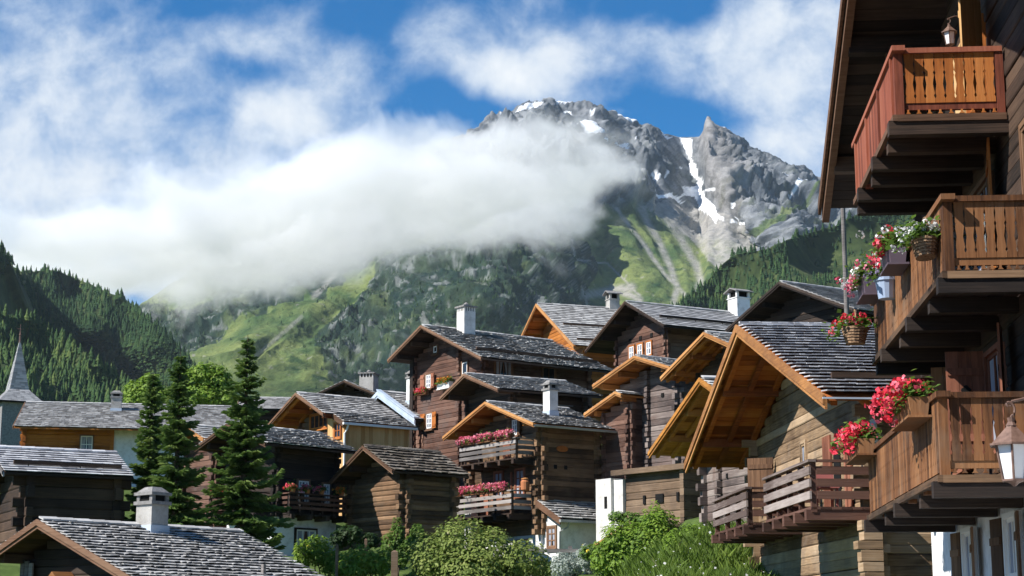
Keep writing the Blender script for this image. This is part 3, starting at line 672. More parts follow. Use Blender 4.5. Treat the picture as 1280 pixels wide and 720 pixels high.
def balcony(h, fr, u0, u1, z, depth, rail_h=.85, planks=3, mats=('rail_grey', 'wood_dark'), n_post=4, plank_h=.14, ends=(True, True), joists=True, end_mat=None):
    root = h['root']
    fb = MB(); nb = max(2, int(depth/.18))
    for i in range(nb): fr.box(fb, u0, u1, .03+(depth-.03)*i/nb+.004, .03+(depth-.03)*(i+1)/nb-.004, z-.05, z)
    bal = fb.obj('balcony', [mats[1]], root)
    if joists:
        nj = max(2, int((u1-u0)/.9)+1)
        for i in range(nj):
            uu_ = u0+.1+(u1-u0-.2)*i/(nj-1); jb = MB(); fr.box(jb, uu_-.08, uu_+.08, .0, depth+.08, z-.24, z-.052); jb.obj('joist', [mats[1]], bal)
    for i in range(n_post):
        uu_ = u0+.05+(u1-u0-.1)*i/(n_post-1); pb = MB(); fr.box(pb, uu_-.05, uu_+.05, depth-.12, depth-.02, z-.1, z+rail_h+.02); pb.obj('post', [mats[1]], bal)
    rb = MB(); gap = (rail_h-.12)/planks
    for i in range(planks):
        zz = z+.14+gap*i; fr.box(rb, u0-.03, u1+.03, depth-.018, depth+.022, zz+random.uniform(-.01,.01), zz+plank_h+random.uniform(-.01,.01))
    fr.box(rb, u0-.06, u1+.06, depth-.11, depth+.04, z+rail_h+.022, z+rail_h+.07)
    rb.obj('railing', [mats[0]], bal)
    for e, uu_ in zip(ends, (u0, u1)):
        if not e: continue
        eb = MB(); s_ = -1 if uu_ == u0 else 1
        for i in range(planks):
            zz = z+.14+gap*i; fr.box(eb, uu_+s_*.0-.02, uu_+s_*.0+.02, .05, depth-.125, zz, zz+plank_h)
        fr.box(eb, uu_-.05, uu_+.05, .03, depth-.115, z+rail_h+.022, z+rail_h+.068)
        eb.obj('railing', [end_mat or mats[0]], bal)
    return bal

# ------------------------------------------------------------------ ground: one sheet from the street to the mountain foot
GC = np.array([(-30,15,-2.2),(-20,20,-1.9),(0,5,-1.6),(0,20,-1.5),(6,20,-1.6),(6,29,-1.5),(14,22,-1.6),(20,30,-1.),(-10,36,-1.6),(-16,42,-1.4),(-6,44,-.6),(3,33,-.4),(4.6,38,.95),(7,36,.7),(11,38,1.0),(3.6,41,1.35),(5,46,2.55),(6,48.5,2.9),(2.2,46,.9),(1.5,41,.3),(0,50,.9),(3.5,53,2.0),(0,56,1.5),(-4,54,1.0),(-5,58,1.9),(1.2,60,2.0),(2.8,58.5,2.0),(3.4,62.5,3.0),
   (-1,66,2.75),(0.5,68,2.9),(-8,64,2.9),(-12,62,2.7),(-4.5,65.5,3.4),(2.2,61,2.2),(2.6,64,2.5),(1.6,66,2.6),(3.6,64,3.0),(4.6,66.5,4.2),(7,62,4.4),(-16,54,2.3),(-24,60,2.6),(-4,79,6.2),(-10,76,5.0),(6,84,8.2),(10,68,6.5),(16,70,7.),(-25,97,8.3),(-34,92,7.),(5,97,11),(-42,150,14.5),(0,140,17),(40,100,12),(60,60,6),(-60,60,2),(-60,110,8),(30,45,2)], float)
def ground_z(x, y):
    x = np.asarray(x, float); y = np.asarray(y, float); s = 0; w_ = 0
    for gx, gy, gz in GC: q = 1/((x-gx)**2+(y-gy)**2+.8)**1.7; s = s+q; w_ = w_+q*gz
    zz = w_/s; far = np.interp(y, [150, 400, 900, 1300, 1600], [15, 34, 78, 128, 150])
    return zz*(1-sstep(110, 190, y))+far*sstep(110, 190, y)
def m_ground(t, b):
    p = t.coord('Object'); n = t.noise(p, 1.6, 6, .65); g = t.noise(p, .05, 4, .6)
    c = t.ramp(n, [(.3, (.035,.055,.014)), (.55, (.075,.115,.028)), (.75, (.12,.14,.05))])
    sp = t.node('ShaderNodeSeparateXYZ'); t.put(sp.inputs[0], p)
    road = t.maprange(sp.outputs[1], 30, 33, 1, 0)
    return t.mix(road, c, t.ramp(n, [(.3, (.10,.095,.09)), (.7, (.20,.19,.175))]))
mat('ground_soil', m_ground, .95, .1)
gy = np.concatenate([np.arange(-40, 20, 4), np.arange(20, 112, 1.0), np.arange(112, 300, 8), np.arange(300, 1561, 60)])
gx = np.concatenate([np.arange(-1500, -60, 60), np.arange(-60, 60, 1.0), np.arange(60, 1501, 60)])
GX, GY = np.meshgrid(gx, gy)
gr = grid_mesh('ground', np.stack([GX, GY, ground_z(GX, GY)+.08*fbm(GX/3, GY/3, 0*GX, 3)], -1), None, MATS['ground_soil']); gr['kind'] = 'structure'

# ------------------------------------------------------------------ houses of the village
# big chalet in the middle with the tall lit gable
h = chalet('H10', 'tall dark chalet with sunlit red brown log gable, flower boxes and toothed chimney', -4.10, 80.0, 14.10, 54.4, 4.84, 2.84, 7.36, .433, 5.4, ofr=1.05, oa=1.4, ob=.65, wall='wood_red', slate='slate_rough', barge='trim_brown', irr=.28, expo=.24, guard=[(-1,.80)], mids=(-1.6,), thick=.024)
B = h['base']; fr = h['front']
window(h['root'], fr, .98, 11.42-B, .42, .62, shutters='shutter_red', sw=.3, frame='trim_brown', my=3)
window(h['root'], fr, .88, 9.55-B, .46, .68, shutters='board_orange', sw=.36, my=3)
window(h['root'], fr, .43, 13.0-B, .28, .3, mx=1, my=1, curtain=False); window(h['root'], fr, -2.0, 11.7-B, .4, .55, my=1, mx=1, curtain=False)
window(h['root'], h['near'], 2.1, 11.55-B, .9, .66, shutters=None, frame='trim_brown', mx=4, my=1, white=False); window(h['root'], h['near'], 4.6, 11.55-B, .7, .6, mx=2, my=1, curtain=False, white=False)
chimney(h['roof'], 2.05, -.55, 13.7-B, 15.12-B, .62, .62, 'teeth', 'chimney_white')
cb = MB(); fr.box(cb, h['yf']-.12, h['yf']+.16, .0, .2, 0, h['H']-h['yf']*h['tp']-.2); cb.obj('corner_post', ['wood_black'], h['root'])
# chalet behind, roof between the two
h = chalet('H11', 'low dark log house wedged under the tall chalet, rough slate roof without flowers', -2.01, 75.5, 11.2, 61.7, 3.13, 2.29, 4.94, .326, 5.0, ofr=1.0, oa=.7, ob=.5, wall='wood_dark', slate='slate_rough', irr=.25, expo=.24)
cb = MB(); h['near'].box(cb, 1.2, 3.9, .02, .045, 9.75-5, 9.80-5); cb.obj('rail', ['rail_grey'], h['root'])
# front centre chalet with the two flower balconies
h = chalet('H12', 'brown log chalet with two flower balconies, orange eaves and white ground floor', -1.03, 71.0, 9.40, 55.5, 3.36, 3.15, 4.06, .354, 2.5, ofr=.9, oa=.9, ob=.75, obk=.35, wall='wood_brown', soffit='wood_amber', slate='slate_rough', barge='trim_tan', irr=.28, expo=.24, gutter=True, hb=1.55, ext=.24, th=.2)
B = h['base']; fr = h['front']; H12 = h
def bp(n0): return n0
b1 = balcony(h, fr, -2.2, 1.75, 7.0-B, 1.0, .72, 3, n_post=4, ends=(True, True)); b2 = balcony(h, fr, -1.9, 2.95, 4.88-B, 1.0, .82, 3, n_post=5, ends=(True, True))
window(h['root'], fr, -.75, 8.05-B, .36, .62, my=3, shutters='shutter_brown', sw=.2); window(h['root'], fr, .4, 5.65-B, .55, 1.0, my=3, mx=2, frame='shutter_red', white=False); window(h['root'], fr, -1.1, 5.65-B, .55, 1.0, my=3, mx=2, frame='shutter_red', white=False)
for q in ((-.42, .08, .0, .04, 7.02-B, 8.3-B), (-.55, -.45, .0, .06, 4.9-B, 6.6-B), (1.15, 1.75, .01, .04, 4.9-B, 6.35-B)): dm = MB(); fr.box(dm, *q); dm.obj('door', ['shutter_red'], h['root'])
ov = MB(); h['near'].poly(ov, [(1.93+.28*math.cos(k*.3927), 7.42-B+.12*math.sin(k*.3927)) for k in range(16)], .02, .05); ov.obj('plaque', ['wood_orange'], h['root'])
for uu_ in (1.18, 1.62, 2.12): vb = MB(); h['near'].box(vb, uu_-.075, uu_+.075, .0, .014, 6.62-B, 6.78-B); vb.obj('vent_hole', ['soot_hole_shade'], h['root'])  # near-black plates paint the shade inside the holes; the wall is not cut
chimney(h['roof'], 2.05, -1.55, 8.85-B, 10.2-B, .40, .46, 'slab', 'chimney_white')
# slate lean-to of that chalet with white front
lt = MB(); ax0, ax1 = .75, 4.2; y0_, y1_ = h['yn']+.05, h['yn']-1.55; zt, zb_ = 5.35-B, 4.55-B; tpl = (zt-zb_)/(y0_-y1_)
roof_slope(lt, -1, y0_-y1_, ax0, ax1, 0, tpl, .24, .035, (.2,.45), .2)
lt.V = [(v[0], v[1]+y0_, v[2]+zt) for v in lt.V]; lt.hexa([(ax0,y0_,zt-.09),(ax1,y0_,zt-.09),(ax1,y1_,zb_-.09),(ax0,y1_,zb_-.09),(ax0,y0_,zt-.01),(ax1,y0_,zt-.01),(ax1,y1_,zb_-.01),(ax0,y1_,zb_-.01)], 1)
lean = lt.obj('porch_roof', ['slate', 'wood_dark'], h['root'])
lb = MB(); lb.hexa([(ax0-.06,y0_,zt-.22),(ax0-.01,y0_,zt-.22),(ax0-.01,y1_,zb_-.22),(ax0-.06,y1_,zb_-.22),(ax0-.06,y0_,zt+.03),(ax0-.01,y0_,zt+.03),(ax0-.01,y1_,zb_+.03),(ax0-.06,y1_,zb_+.03)]); lb.obj('bargeboard', ['trim_brown'], lean)
gb = MB(); gb.bar((ax0-.1, y1_-.07, zb_-.07), (ax1+.05, y1_-.07, zb_-.07), .12, .1); gb.tube([(ax0+.35,y1_-.07,zb_-.1),(ax0+.35,y1_+.05,zb_-.3),(ax0+.2,y1_+.35,zb_-.45),(ax0+.2,y1_+.4,zb_-1.5)], .04, 8); gb.obj('gutter', ['gutter_metal'], lean)
pw = MB(); pw.hexa([(ax0+.3,y0_+.0,0),(ax1-.2,y0_,0),(ax1-.2,y1_+.45,0),(ax0+.3,y1_+.45,0),(ax0+.3,y0_,zt-.1),(ax1-.2,y0_,zt-.1),(ax1-.2,y1_+.45,zb_+.1),(ax0+.3,y1_+.45,zb_+.1)]); pw.obj('porch_wall', ['plaster'], h['root'])
f2 = Frame((ax0+.3, 0, 0), (0, 1, 0), (-1, 0, 0)); window(h['root'], f2, y0_-.62, 1.05, .5, .75, frame='trim_brown', my=3, white=False); window(h['root'], fr, -1.25, 1.0-.2, .62, .55, frame='trim_brown', my=1)
# light timber gable far behind
h = chalet('H14', 'chalet with light timber gable triangle and smooth slate roof behind the toothed chimney', 1.40, 98.0, 18.5, 71.1, 5.86, 2.49, 9.0, .56, 9.5, ofr=1.0, oa=1.0, ob=.6, wall='wood_amber', soffit='wood_amber', slate='slate', barge='trim_tan', guard=[(-1,.55),(-1,.9)], expo=.3, barge_h=.3)
chimney(h['roof'], 4.6, .1, 18.3-9.5, 19.55-9.5, .6, .6, 'hat', 'chimney_stucco')
# brown gabled chalet with three orange windows
h = chalet('H15', 'dark brown chalet with a row of three orange framed windows under its gable', 5.58, 86.0, 16.35, 61.4, 3.44, 3.82, 8.2, .497, 7.6, ofr=1.0, oa=1.4, ob=1.3, wall='wood_red', soffit='wood_black', slate='slate_fine', barge='wood_dark', guard=[(-1,.72)], expo=.3, irr=.05)
fr = h['front']; B = h['base']
for uu_ in (1.05, .28, -.52): window(h['root'], fr, uu_, 13.72-B, .44, .62, frame='board_orange', my=2, mx=2, sill=False)
for uu_ in (1.2, .25, -.75): vb = MB(); fr.box(vb, uu_-.11, uu_+.11, 0, .03, 14.55-B, 14.75-B); vb.obj('vent_hole', ['soot_hole_shade'], h['root'])
chimney(h['roof'], 6.55, -.35, 16.2-B, 17.55-B, .8, .8, 'hat', 'plaster')
# log granary on stilts
h = chalet('H16', 'weathered purple grey log granary raised on stilts above a log base', 4.83, 69.0, 10.95, 53.5, 2.05, 2.60, 4.0, .33, 6.55, ofr=.95, oa=.6, ob=.35, wall='wood_grey', soffit='wood_amber', slate='slate_rough', barge='trim_tan', name='granary', cat='granary', mids=(.35,), ext=.24, irr=.25, log=(.17,.27))
fr = h['front']; B = h['base']
for uu_, zz in ((1.1, 8.95), (-.5, 9.35), (-1.0, 8.2)): vb = MB(); fr.box(vb, uu_-.08, uu_+.08, 0, .03, zz-B, zz+.16-B); vb.obj('vent_hole', ['soot_hole_shade'], h['root'])
for uu_ in (2.1, .35, -1.2):
    sb = MB(); fr.box(sb, uu_-.14, uu_+.14, -.35, -.05, -1.2, -.08); sb.obj('stilt', ['wood_grey'], h['root'])
    sb = MB(); sb.tube([fr.p(uu_, -.2, -.078), fr.p(uu_, -.2, -.004)], .33, 12); sb.obj('stone_disc', ['stone'], h['root'])
sb = MB(); fr.box(sb, h['yn']-.1, h['yf']+.1, -.6, -.4, -1.3, -.02); sb.obj('base_wall', ['wood_black'], h['root'])
# log base with white plastered corner below the granary
rz = R(36.5); lx = empty('shed', (3.45, 67.6, 3.6), rz, 'low log shed with bright white plastered corner below the stilted granary', 'shed')
wb = MB(); zz = 0
while zz < 2.42: hh = random.uniform(.22, .3); wb.log('y', .25, -1, zz, hh, -4.4, -1.0, .2, .12); wb.log('x', -4.4, -1, zz, hh, .1, 3, .2, .12); zz += hh
wb.obj('wall', ['wood_grey_brown'], lx)
pb = MB(); pb.box(.12, 1.6, -1.0, -.46, 0, 2.36); pb.box(.0, 1.6, -.45, .45, 0, 2.42); pb.box(-.012, .0, -.22, -.06, 1.3, 1.75, 1); pb.obj('plaster_corner', ['chimney_white', 'soot_hole_shade'], lx)
bb = MB(); bb.bar((.1, -.5, 2.60), (.1, -4.6, 2.56), .3, .2); bb.bar((.35, -4.6, 2.56), (3.2, -4.6, 2.56), .3, .2); bb.obj('top_beam', ['wood_grey_brown'], lx)
for uu_, w2_ in ((-2.1, .12), (-2.95, .42), (-3.95, .12)): vb = MB(); vb.box(.2, .238, uu_-w2_/2, uu_+w2_/2, 1.35, 1.68); vb.obj('vent_hole', ['soot_hole_shade'], lx)
# little slate roof left of the granary
h = chalet('H13', 'tiny slate roofed shed squeezed between the flower chalet and the granary', 4.1, 69.6, 9.62, 52, .35, 1.9, 2.6, .36, 5.2, ofr=.5, oa=.15, ob=.5, wall='wood_red', soffit='wood_amber', slate='slate_rough', barge='trim_tan', name='shed', cat='shed', irr=.2)
h = chalet('H18', 'chalet with orange soffit and dark shaded gable left of the big barn', 6.92, 63.0, 10.85, 63.8, 2.6, 3.05, 3.4, .403, 4.0, ofr=1.1, oa=.7, ob=.7, wall='wood_dark', soffit='wood_orange', slate='slate_rough', barge='trim_tan', rafters=3, irr=.2)
h = chalet('H19', 'silver grey log barn with steep yellow orange eaves half hidden by the big barn', 5.36, 50.0, 7.3, 71.9, 3.2, 3.85, 4.0, .449, 2.2, ofr=1.25, oa=.3, ob=1.15, wall='wood_grey', soffit='wood_gold', slate='slate_rough', barge='wood_gold', name='barn', cat='barn', rafters=3, mids=(1.55,), hb=.7, stone='stone', log=(.19,.30), ext=.26, barge_h=.24, irr=.25)
fr = h['front']; B = h['base']
for uu_, zz in ((.6, 5.25), (-.6, 5.3), (1.1, 4.6)): vb = MB(); fr.box(vb, uu_-.06, uu_+.06, 0, .03, zz-B, zz+.14-B); vb.obj('vent_hole', ['soot_hole_shade'], h['root'])
# dark roof on the skyline at the right
h = chalet('H21', 'black timber house with broad gable and thin slate roof below the tall pole', 10.58, 69.0, 13.9, 58.4, 4.39, 3.42, 5.6, .415, 5.5, ofr=1.0, oa=1.35, ob=1.0, wall='wood_black', soffit='wood_black', slate='slate_fine', barge='wood_black', irr=.05)
# left part of the village
h = chalet('H6', 'brown gabled chalet with pale yellow board annex and grey slate roof', -9.48, 78.0, 10.72, 53.7, 2.45, 2.70, 4.01, .468, 4.6, ofr=1.3, oa=.35, ob=.75, wall='wood_red', soffit='wood_orange', slate='slate_rough', barge='trim_brown', irr=.18, rafters=2)
B = h['base']; fr = h['front']
window(h['root'], fr, .2, 9.28-B, 1.5, .62, frame='board_orange', mx=4, my=1, curtain=False, white=False)
for uu_, zz in ((.55, 10.05), (-.75, 10.0), (-1.45, 9.95)): vb = MB(); fr.box(vb, uu_-.09, uu_+.09, 0, .03, zz-.15-B, zz+.05-B); vb.obj('vent_hole', ['soot_hole_shade'], h['root'])
an = MB(); H = h['H']; tp = h['tp']; roof_slope(an, -1, 3.36, .42, 4.05, H, tp, .24, .035, (.16,.36), .2, s0=2.45*math.sqrt(1+tp*tp)-.1)
for q in (0, 1): pass
an.hexa([(.44,-2.46,H-2.46*tp-.09),(4.03,-2.46,H-2.46*tp-.09),(4.03,-3.36,H-3.36*tp-.09),(.44,-3.36,H-3.36*tp-.09),(.44,-2.46,H-2.46*tp-.02),(4.03,-2.46,H-2.46*tp-.02),(4.03,-3.36,H-3.36*tp-.02),(.44,-3.36,H-3.36*tp-.02)], 1)
ar = an.obj('annex_roof', ['slate_rough', 'wood_orange'], h['root'])
bb = MB(); bb.hexa([(.38,-2.42,H-2.42*tp-.2),(.43,-2.42,H-2.42*tp-.2),(.43,-3.36,H-3.36*tp-.2),(.38,-3.36,H-3.36*tp-.2),(.38,-2.42,H-2.42*tp+.03),(.43,-2.42,H-2.42*tp+.03),(.43,-3.36,H-3.36*tp+.03),(.38,-3.36,H-3.36*tp+.03)]); bb.obj('bargeboard', ['trim_brown'], ar)
gb = MB(); gb.bar((.35,-3.43,H-3.36*tp-.06),(4.1,-3.43,H-3.36*tp-.06),.12,.1); gb.tube([(.62,-3.4,H-3.36*tp-.1),(.62,-3.3,H-3.36*tp-.3),(.55,-3.22,H-3.36*tp-.45),(.55,-3.22,.4)], .045, 8); gb.obj('gutter', ['white_paint'], ar)
ab = MB()
x = .62
while x < 3.9: ab.box(x, min(x+.2, 3.9)-.008, -3.14, -3.11, 0, H-3.14*tp-.1); x += .2
y = -3.12
while y < -1.9: ab.box(.59, .62, y, y+.19, 0, H-abs(y)*tp-.12); y += .2
ab.box(.63, 3.9, -3.10, -2.2, 0, H-3.1*tp-.15); ab.obj('annex_wall', ['wood_yellow'], h['root'])
window(h['root'], Frame((.59, 0, 0), (0, 1, 0), (-1, 0, 0)), -2.62, 8.55-B, .5, .62, frame='board_orange', curtain=False, mx=2, my=2, white=False, sill=False)
h = chalet('H7', 'dark gable peeking over the yellow annex house with a broad grey chimney', -8.71, 92.0, 13.3, 14, 1.65, 1.52, 4.5, .428, 7.0, ofr=.7, oa=.3, ob=.3, wall='wood_black', soffit='wood_dark', slate='slate', barge='wood_dark')
chimney(h['roof'], 2.3, -.55, 13.0-7, 14.0-7, .85, .78, 'teeth', 'chimney_stucco')
h = chalet('H8', 'slate roof edged with pale blue metal flashing beside a white topped chimney', -6.33, 84.0, 11.62, 54.3, 3.3, 2.6, 3.6, .50, 6.0, ofr=.5, oa=.3, ob=.5, wall='wood_red', soffit='wood_dark', slate='slate_rough', barge='zinc', barge_h=.42, irr=.2)
chimney(h['roof'], 1.0, -1.55, 10.95-6, 12.5-6, .52, .52, 'slab', 'plaster')
fl = MB(); H = h['H']; tp = h['tp']; fl.hexa([(-.1,.05,H+.06),(.16,.05,H+.06),(.16,-3.3,H-3.3*tp+.06),(-.1,-3.3,H-3.3*tp+.06),(-.1,.05,H+.12),(.16,.05,H+.12),(.16,-3.3,H-3.3*tp+.12),(-.1,-3.3,H-3.3*tp+.12)]); fl.obj('flashing', ['zinc'], h['roof'])
h = chalet('H8b', 'plain grey slate roof just left of the tall chalet, seen only at its ridge', -4.9, 93.0, 14.05, 80, 3.0, 3.0, 4.0, .42, 8.0, ofr=.6, wall='wood_dark', slate='slate')
h = chalet('H9', 'old low barn of rough logs with mossy brown roof, half in shadow', -5.57, 67.0, 7.2, 49.7, 1.90, 2.6, 3.58, .55, 3.0, ofr=.85, oa=.45, ob=.5, wall='wood_brown', soffit='wood_dark', slate='slate_moss', barge='trim_brown', name='barn', cat='barn', irr=.25, thick=.025, ext=.26, th=.2, ch=.26, mids=())
h = chalet('H5', 'dark chalet with white ground floor and a plank balcony behind the tall spruce', -10.71, 67.0, 8.03, 43.8, 2.36, 1.98, 4.53, .382, 2.4, ofr=1.1, oa=.8, ob=.6, wall='wood_black', soffit='wood_dark', slate='slate_rough', barge='trim_brown', irr=.3, expo=.22, hb=2.15, gutter=False, thick=.026)
B = h['base']; nr_ = h['near']; b5 = balcony(h, nr_, 1.3, 4.05, 4.68-B, .62, .68, 3, ('rail_dark', 'wood_black'), n_post=6, plank_h=.10)
window(h['root'], nr_, 2.42, 5.1-B, .5, .85, my=4, mx=3); window(h['root'], nr_, 3.55, 5.15-B, .32, .75, my=4, mx=2); window(h['root'], nr_, 2.6, 3.4-B, .95, .72, frame='wood_dark', mx=3, my=1)
b5b = balcony(h, h['front'], -1.3, 1.3, 4.7-B, .7, .68, 3, ('rail_dark', 'wood_black'), n_post=3, plank_h=.10)
h = chalet('H5b', 'small roof showing behind the left side of the tall spruce', -12.9, 70.0, 8.35, 50, 1.6, 1.5, 3.0, .42, 4.0, ofr=.7, oa=.4, ob=.4, wall='wood_red', soffit='wood_amber', slate='slate', barge='trim_tan')
h = chalet('H3', 'long honey coloured log house with grey slate roof beside the church', -26.87, 98.0, 12.95, 80.0, 5.9, 3.4, 11.6, .344, 7.0, ofr=.35, oa=1.3, ob=.8, wall='wood_amber', soffit='wood_amber', slate='slate', barge='trim_brown', irr=.18, expo=.3)
B = h['base']; window(h['root'], h['near'], 3.64, 9.75-B, .62, .9, mx=2, my=2, frame='trim_brown'); chimney(h['roof'], 4.95, -1.55, 12.35-B, 13.45-B, .55, .55, 'slab', 'chimney_stucco')
pb = MB(); pb.box(5.05, 11.0, h['yn']-.06, h['yn']+.0, 0, h['H']-abs(h['yn'])*h['tp']-.2); pb.obj('plaster_wall', ['plaster'], h['root'])
cb = MB(); cb.box(4.85, 5.05, h['yn']-.14, h['yn']-.0, 0, h['H']-abs(h['yn'])*h['tp']-.2); cb.obj('corner_post', ['wood_amber'], h['root'])
h = chalet('H3c', 'distant grey slate roof between the spruces and the yellow annex', -17.2, 112.0, 15.1, 84, 2.6, 2.6, 5.6, .40, 10.0, ofr=.5, wall='wood_black', slate='slate', oa=.5, ob=.5)
h = chalet('H2', 'dark log barn with banded slate roof and notched corner at the left edge', -16.38, 56.0, 5.98, 62.2, 2.17, 2.6, 4.0, .432, 2.0, ofr=.75, oa=.5, ob=.6, obk=.3, wall='wood_dark', soffit='wood_dark', slate='slate_band', barge='rail_grey', name='barn', cat='barn', guard=[(-1,.80)], expo=.22, irr=.08, ext=.32, th=.22, log=(.26,.36), mids=())
h = chalet('H1', 'nearest slate roofed house with brown bargeboards and stubby grey chimney', -10.53, 40.0, 2.65, 39.3, 3.82, 1.9, 5.97, .401, -1.9, ofr=.75, oa=.5, ob=.4, wall='wood_black', soffit='wood_dark', slate='slate', barge='trim_brown', expo=.19, thick=.018, lift=3.4, wr=(.12,.30), irr=.28, barge_h=.26)
B = h['base']; chimney(h['roof'], 3.0, -.22, 2.5-B, 3.50-B, .50, .56, 'slab', 'chimney_stucco')
lb = MB(); h['front'].box(lb, -.42, -.12, .05, .5, 1.18-B, 1.32-B); h['front'].poly(lb, [(-.5,1.32-B),(-.04,1.32-B),(-.27,1.52-B)], .02, .55); lb.obj('niche_roof', ['trim_tan'], h['root'])
sh = MB()
for q in range(3): h['front'].box(sh, 1.02+q*.16, 1.16+q*.16, .1, .14, .2, 1.75-B+.05*(q % 2))
sh.obj('board_screen', ['rail_grey'], h['root'])
pb_ = MB(); pb_.box(4.0, 4.08, -3.0, -2.92, h['H']-3.0*h['tp'], h['H']-3.0*h['tp']+.28); pb_.obj('vent_pipe', ['rail_grey'], h['roof'])
# ------------------------------------------------------------------ the big barn with the orange eaves
h = chalet('H20', 'big tan log barn with bright orange eaves, plank balconies and banded slate roof', 4.91, 38.0, 6.70, 85.6, 7.30, 6.77, 8.0, .345, .3, ofr=1.4, oa=2.4, ob=1.6, obk=.4, wall='wood_tan', soffit='wood_orange', slate='slate_band', barge='trim_tan', name='barn', cat='barn', expo=.33, thick=.022, lift=5.0, wr=(.10,.24), irr=.10, log=(.14,.24), ext=.30, th=.2, ch=.12, barge_h=.34, rafters=3, guard=[(-1,.86)])
B = h['base']; fr = h['front']
window(h['root'], fr, .16, 3.42-B, .36, .74, mx=1, my=1, frame='wood_tan', white=False)
shutter(h['root'], fr, 2.95, 3.15-B, .62, 1.0, 1, 120, 'shutter_brown'); shutter(h['root'], fr, 4.1, 3.15-B, .5, 1.0, 1, 150, 'shutter_brown')
for u_, w_ in ((-1.5, .62), (-3.15, .5)):
    dm = MB()
    for q in range(4): fr.box(dm, u_-w_*q/4-w_/4+.006, u_-w_*q/4-.006, .01, .05, 2.55-B, 4.1-B)
    dm.obj('door', ['shutter_red'], h['root'])
fb = MB(); fr.box(fb, -2.75, -2.25, .0, .02, 2.6-B, 3.9-B); fb.obj('doorway', ['soot_hole_shade'], h['root'])  # near-black panel on the wall stands for the shade in an open doorway
balcony(h, fr, -5.05, -1.2, 2.43-B, 1.2, .80, 3, ('rail_barn', 'rail_dark'), n_post=5, plank_h=.15, end_mat='rail_dark')  # end rails get darker boards: the shade on that side is in their colour
balcony(h, fr, .6, 4.4, 2.50-B, 1.2, .70, 3, ('rail_barn', 'rail_dark'), n_post=4, plank_h=.14, ends=(True, False), end_mat='rail_dark')  # same darker end rail, with its shaded side put into the wood tone
for y_ in (-4.35,):          # loose log ends stacked at the near corner
    kb = MB(); zz = 0
    while zz < 1.75: hh = random.uniform(.16, .26); kb.box(1.05+random.uniform(-.08, .06), 1.45, -5.32, -5.0+random.uniform(-.04, .04), zz, zz+hh-.02); zz += hh
    kb.obj('log_ends', ['wood_tan'], h['root'])
gb = MB(); yg = -7.36; zg = h['H']-7.3*h['tp']-.05
gb.bar((-.1, yg, zg), (8, yg, zg), .03, .03); gb.tube([(.9,-6.9,zg-.35),(1.15,-6.2,zg-.55),(1.2,-5.6,zg-.75)], .06, 8); gb.obj('gutter', ['zinc'], h['roof'])
# pink chair on its balcony
ch_ = empty('chair', h['root'].matrix_world @ Vector((0,0,0)), R(90-85.6), 'pink plastic chair on the plank balcony of the big barn', 'chair'); ch_.location = (4.91, 38.0, .3)
cb = MB(); fr.box(cb, -4.3, -3.85, .45, .9, 2.84-B, 2.88-B); cb.obj('seat', ['plastic_pink'] if 'plastic_pink' in MATS else [mat('plastic_pink', flat((.45,.16,.15)), .5, .4).name], ch_)
cb = MB(); fr.box(cb, -3.88, -3.84, .45, .9, 2.88-B, 3.26-B); cb.obj('backrest', ['plastic_pink'], ch_)
for du in (-4.28, -3.88):
    for dn in (.47, .86): cb = MB(); fr.box(cb, du, du+.04, dn, dn+.04, 2.43-B, 2.84-B); cb.obj('leg', ['plastic_pink'], ch_)

# ------------------------------------------------------------------ the tall chalet on the right with three balconies
B = -1.7; root = empty('chalet', (6.26, 22.7, B), R(-4.3), 'tall dark chalet at the right edge with three stacked carved balconies', 'chalet'); T22 = root
FX = .18; fr = Frame((FX, 0, 0), (0, 1, 0), (-1, 0, 0)); tp = .466; yr = 1.5; zr = 10.82-B; y0, y1 = -5.2, 8.25
wb = MB(); zz = 2.0-B; k = 0
while zz < zr-.3:
    hh = random.uniform(.20, .27); top = zz+hh; lim = (zr-.2-top)/tp
    a0, a1 = max(-7.5, yr-lim-.0) if top > 7.4-B else -7.5, min(7.15+(.22 if k % 2 else .1), yr+lim)
    wb.log('y', FX, -1, zz, hh, a0, a1, .2, .10)
    if top < 7.4-B: wb.log('x', 7.05, 1, zz, hh, FX-(.1 if k % 2 else .24), 8, .2, .10)
    zz = top; k += 1
wb.obj('wall', ['wood_dark'], root)
pw = MB(); pw.box(FX+.03, 8, -7.5, 7.5, 0, 2.0-B); pw.obj('ground_floor_wall', ['plaster'], root)
# roof: verge parallel to the facade, ridge running into the slope
rb = MB(); X0, X1 = -1.36, 7.0
def shiftroof(side, W, n0):
    for i in range(n0, len(rb.V)): v = rb.V[i]; rb.V[i] = (v[0], v[1]+yr, v[2])
for side, W in ((1, y1-yr), (-1, yr-y0)):
    n0 = len(rb.V); roof_slope(rb, side, W, X0, X1, zr, tp, .20, .035, (.12,.3), .15, 0); deck(rb, side, W, X0+.02, X1, zr, tp, m=1); shiftroof(side, W, n0)
roof = rb.obj('roof', ['slate_moss', 'wood_black'], root)  # near-black soffit wood puts the shade under the eaves into the colour
for side, W in ((1, y1-yr), (-1, yr-y0)):
    bb = MB()
    for xo, d, h0, h1 in ((X0-.05, .05, .0, -.2), (X0+.02, .12, -.09, -.34)):
        P_ = lambda yv, hv, xv: (xv, yr+side*yv, zr-yv*tp+hv)
        bb.hexa([P_(0,h1,xo),P_(0,h1,xo+d),P_(W,h1,xo+d),P_(W,h1,xo),P_(0,h0,xo),P_(0,h0,xo+d),P_(W,h0,xo+d),P_(W,h0,xo)])
    bb.obj('bargeboard', ['trim_brown'], roof)
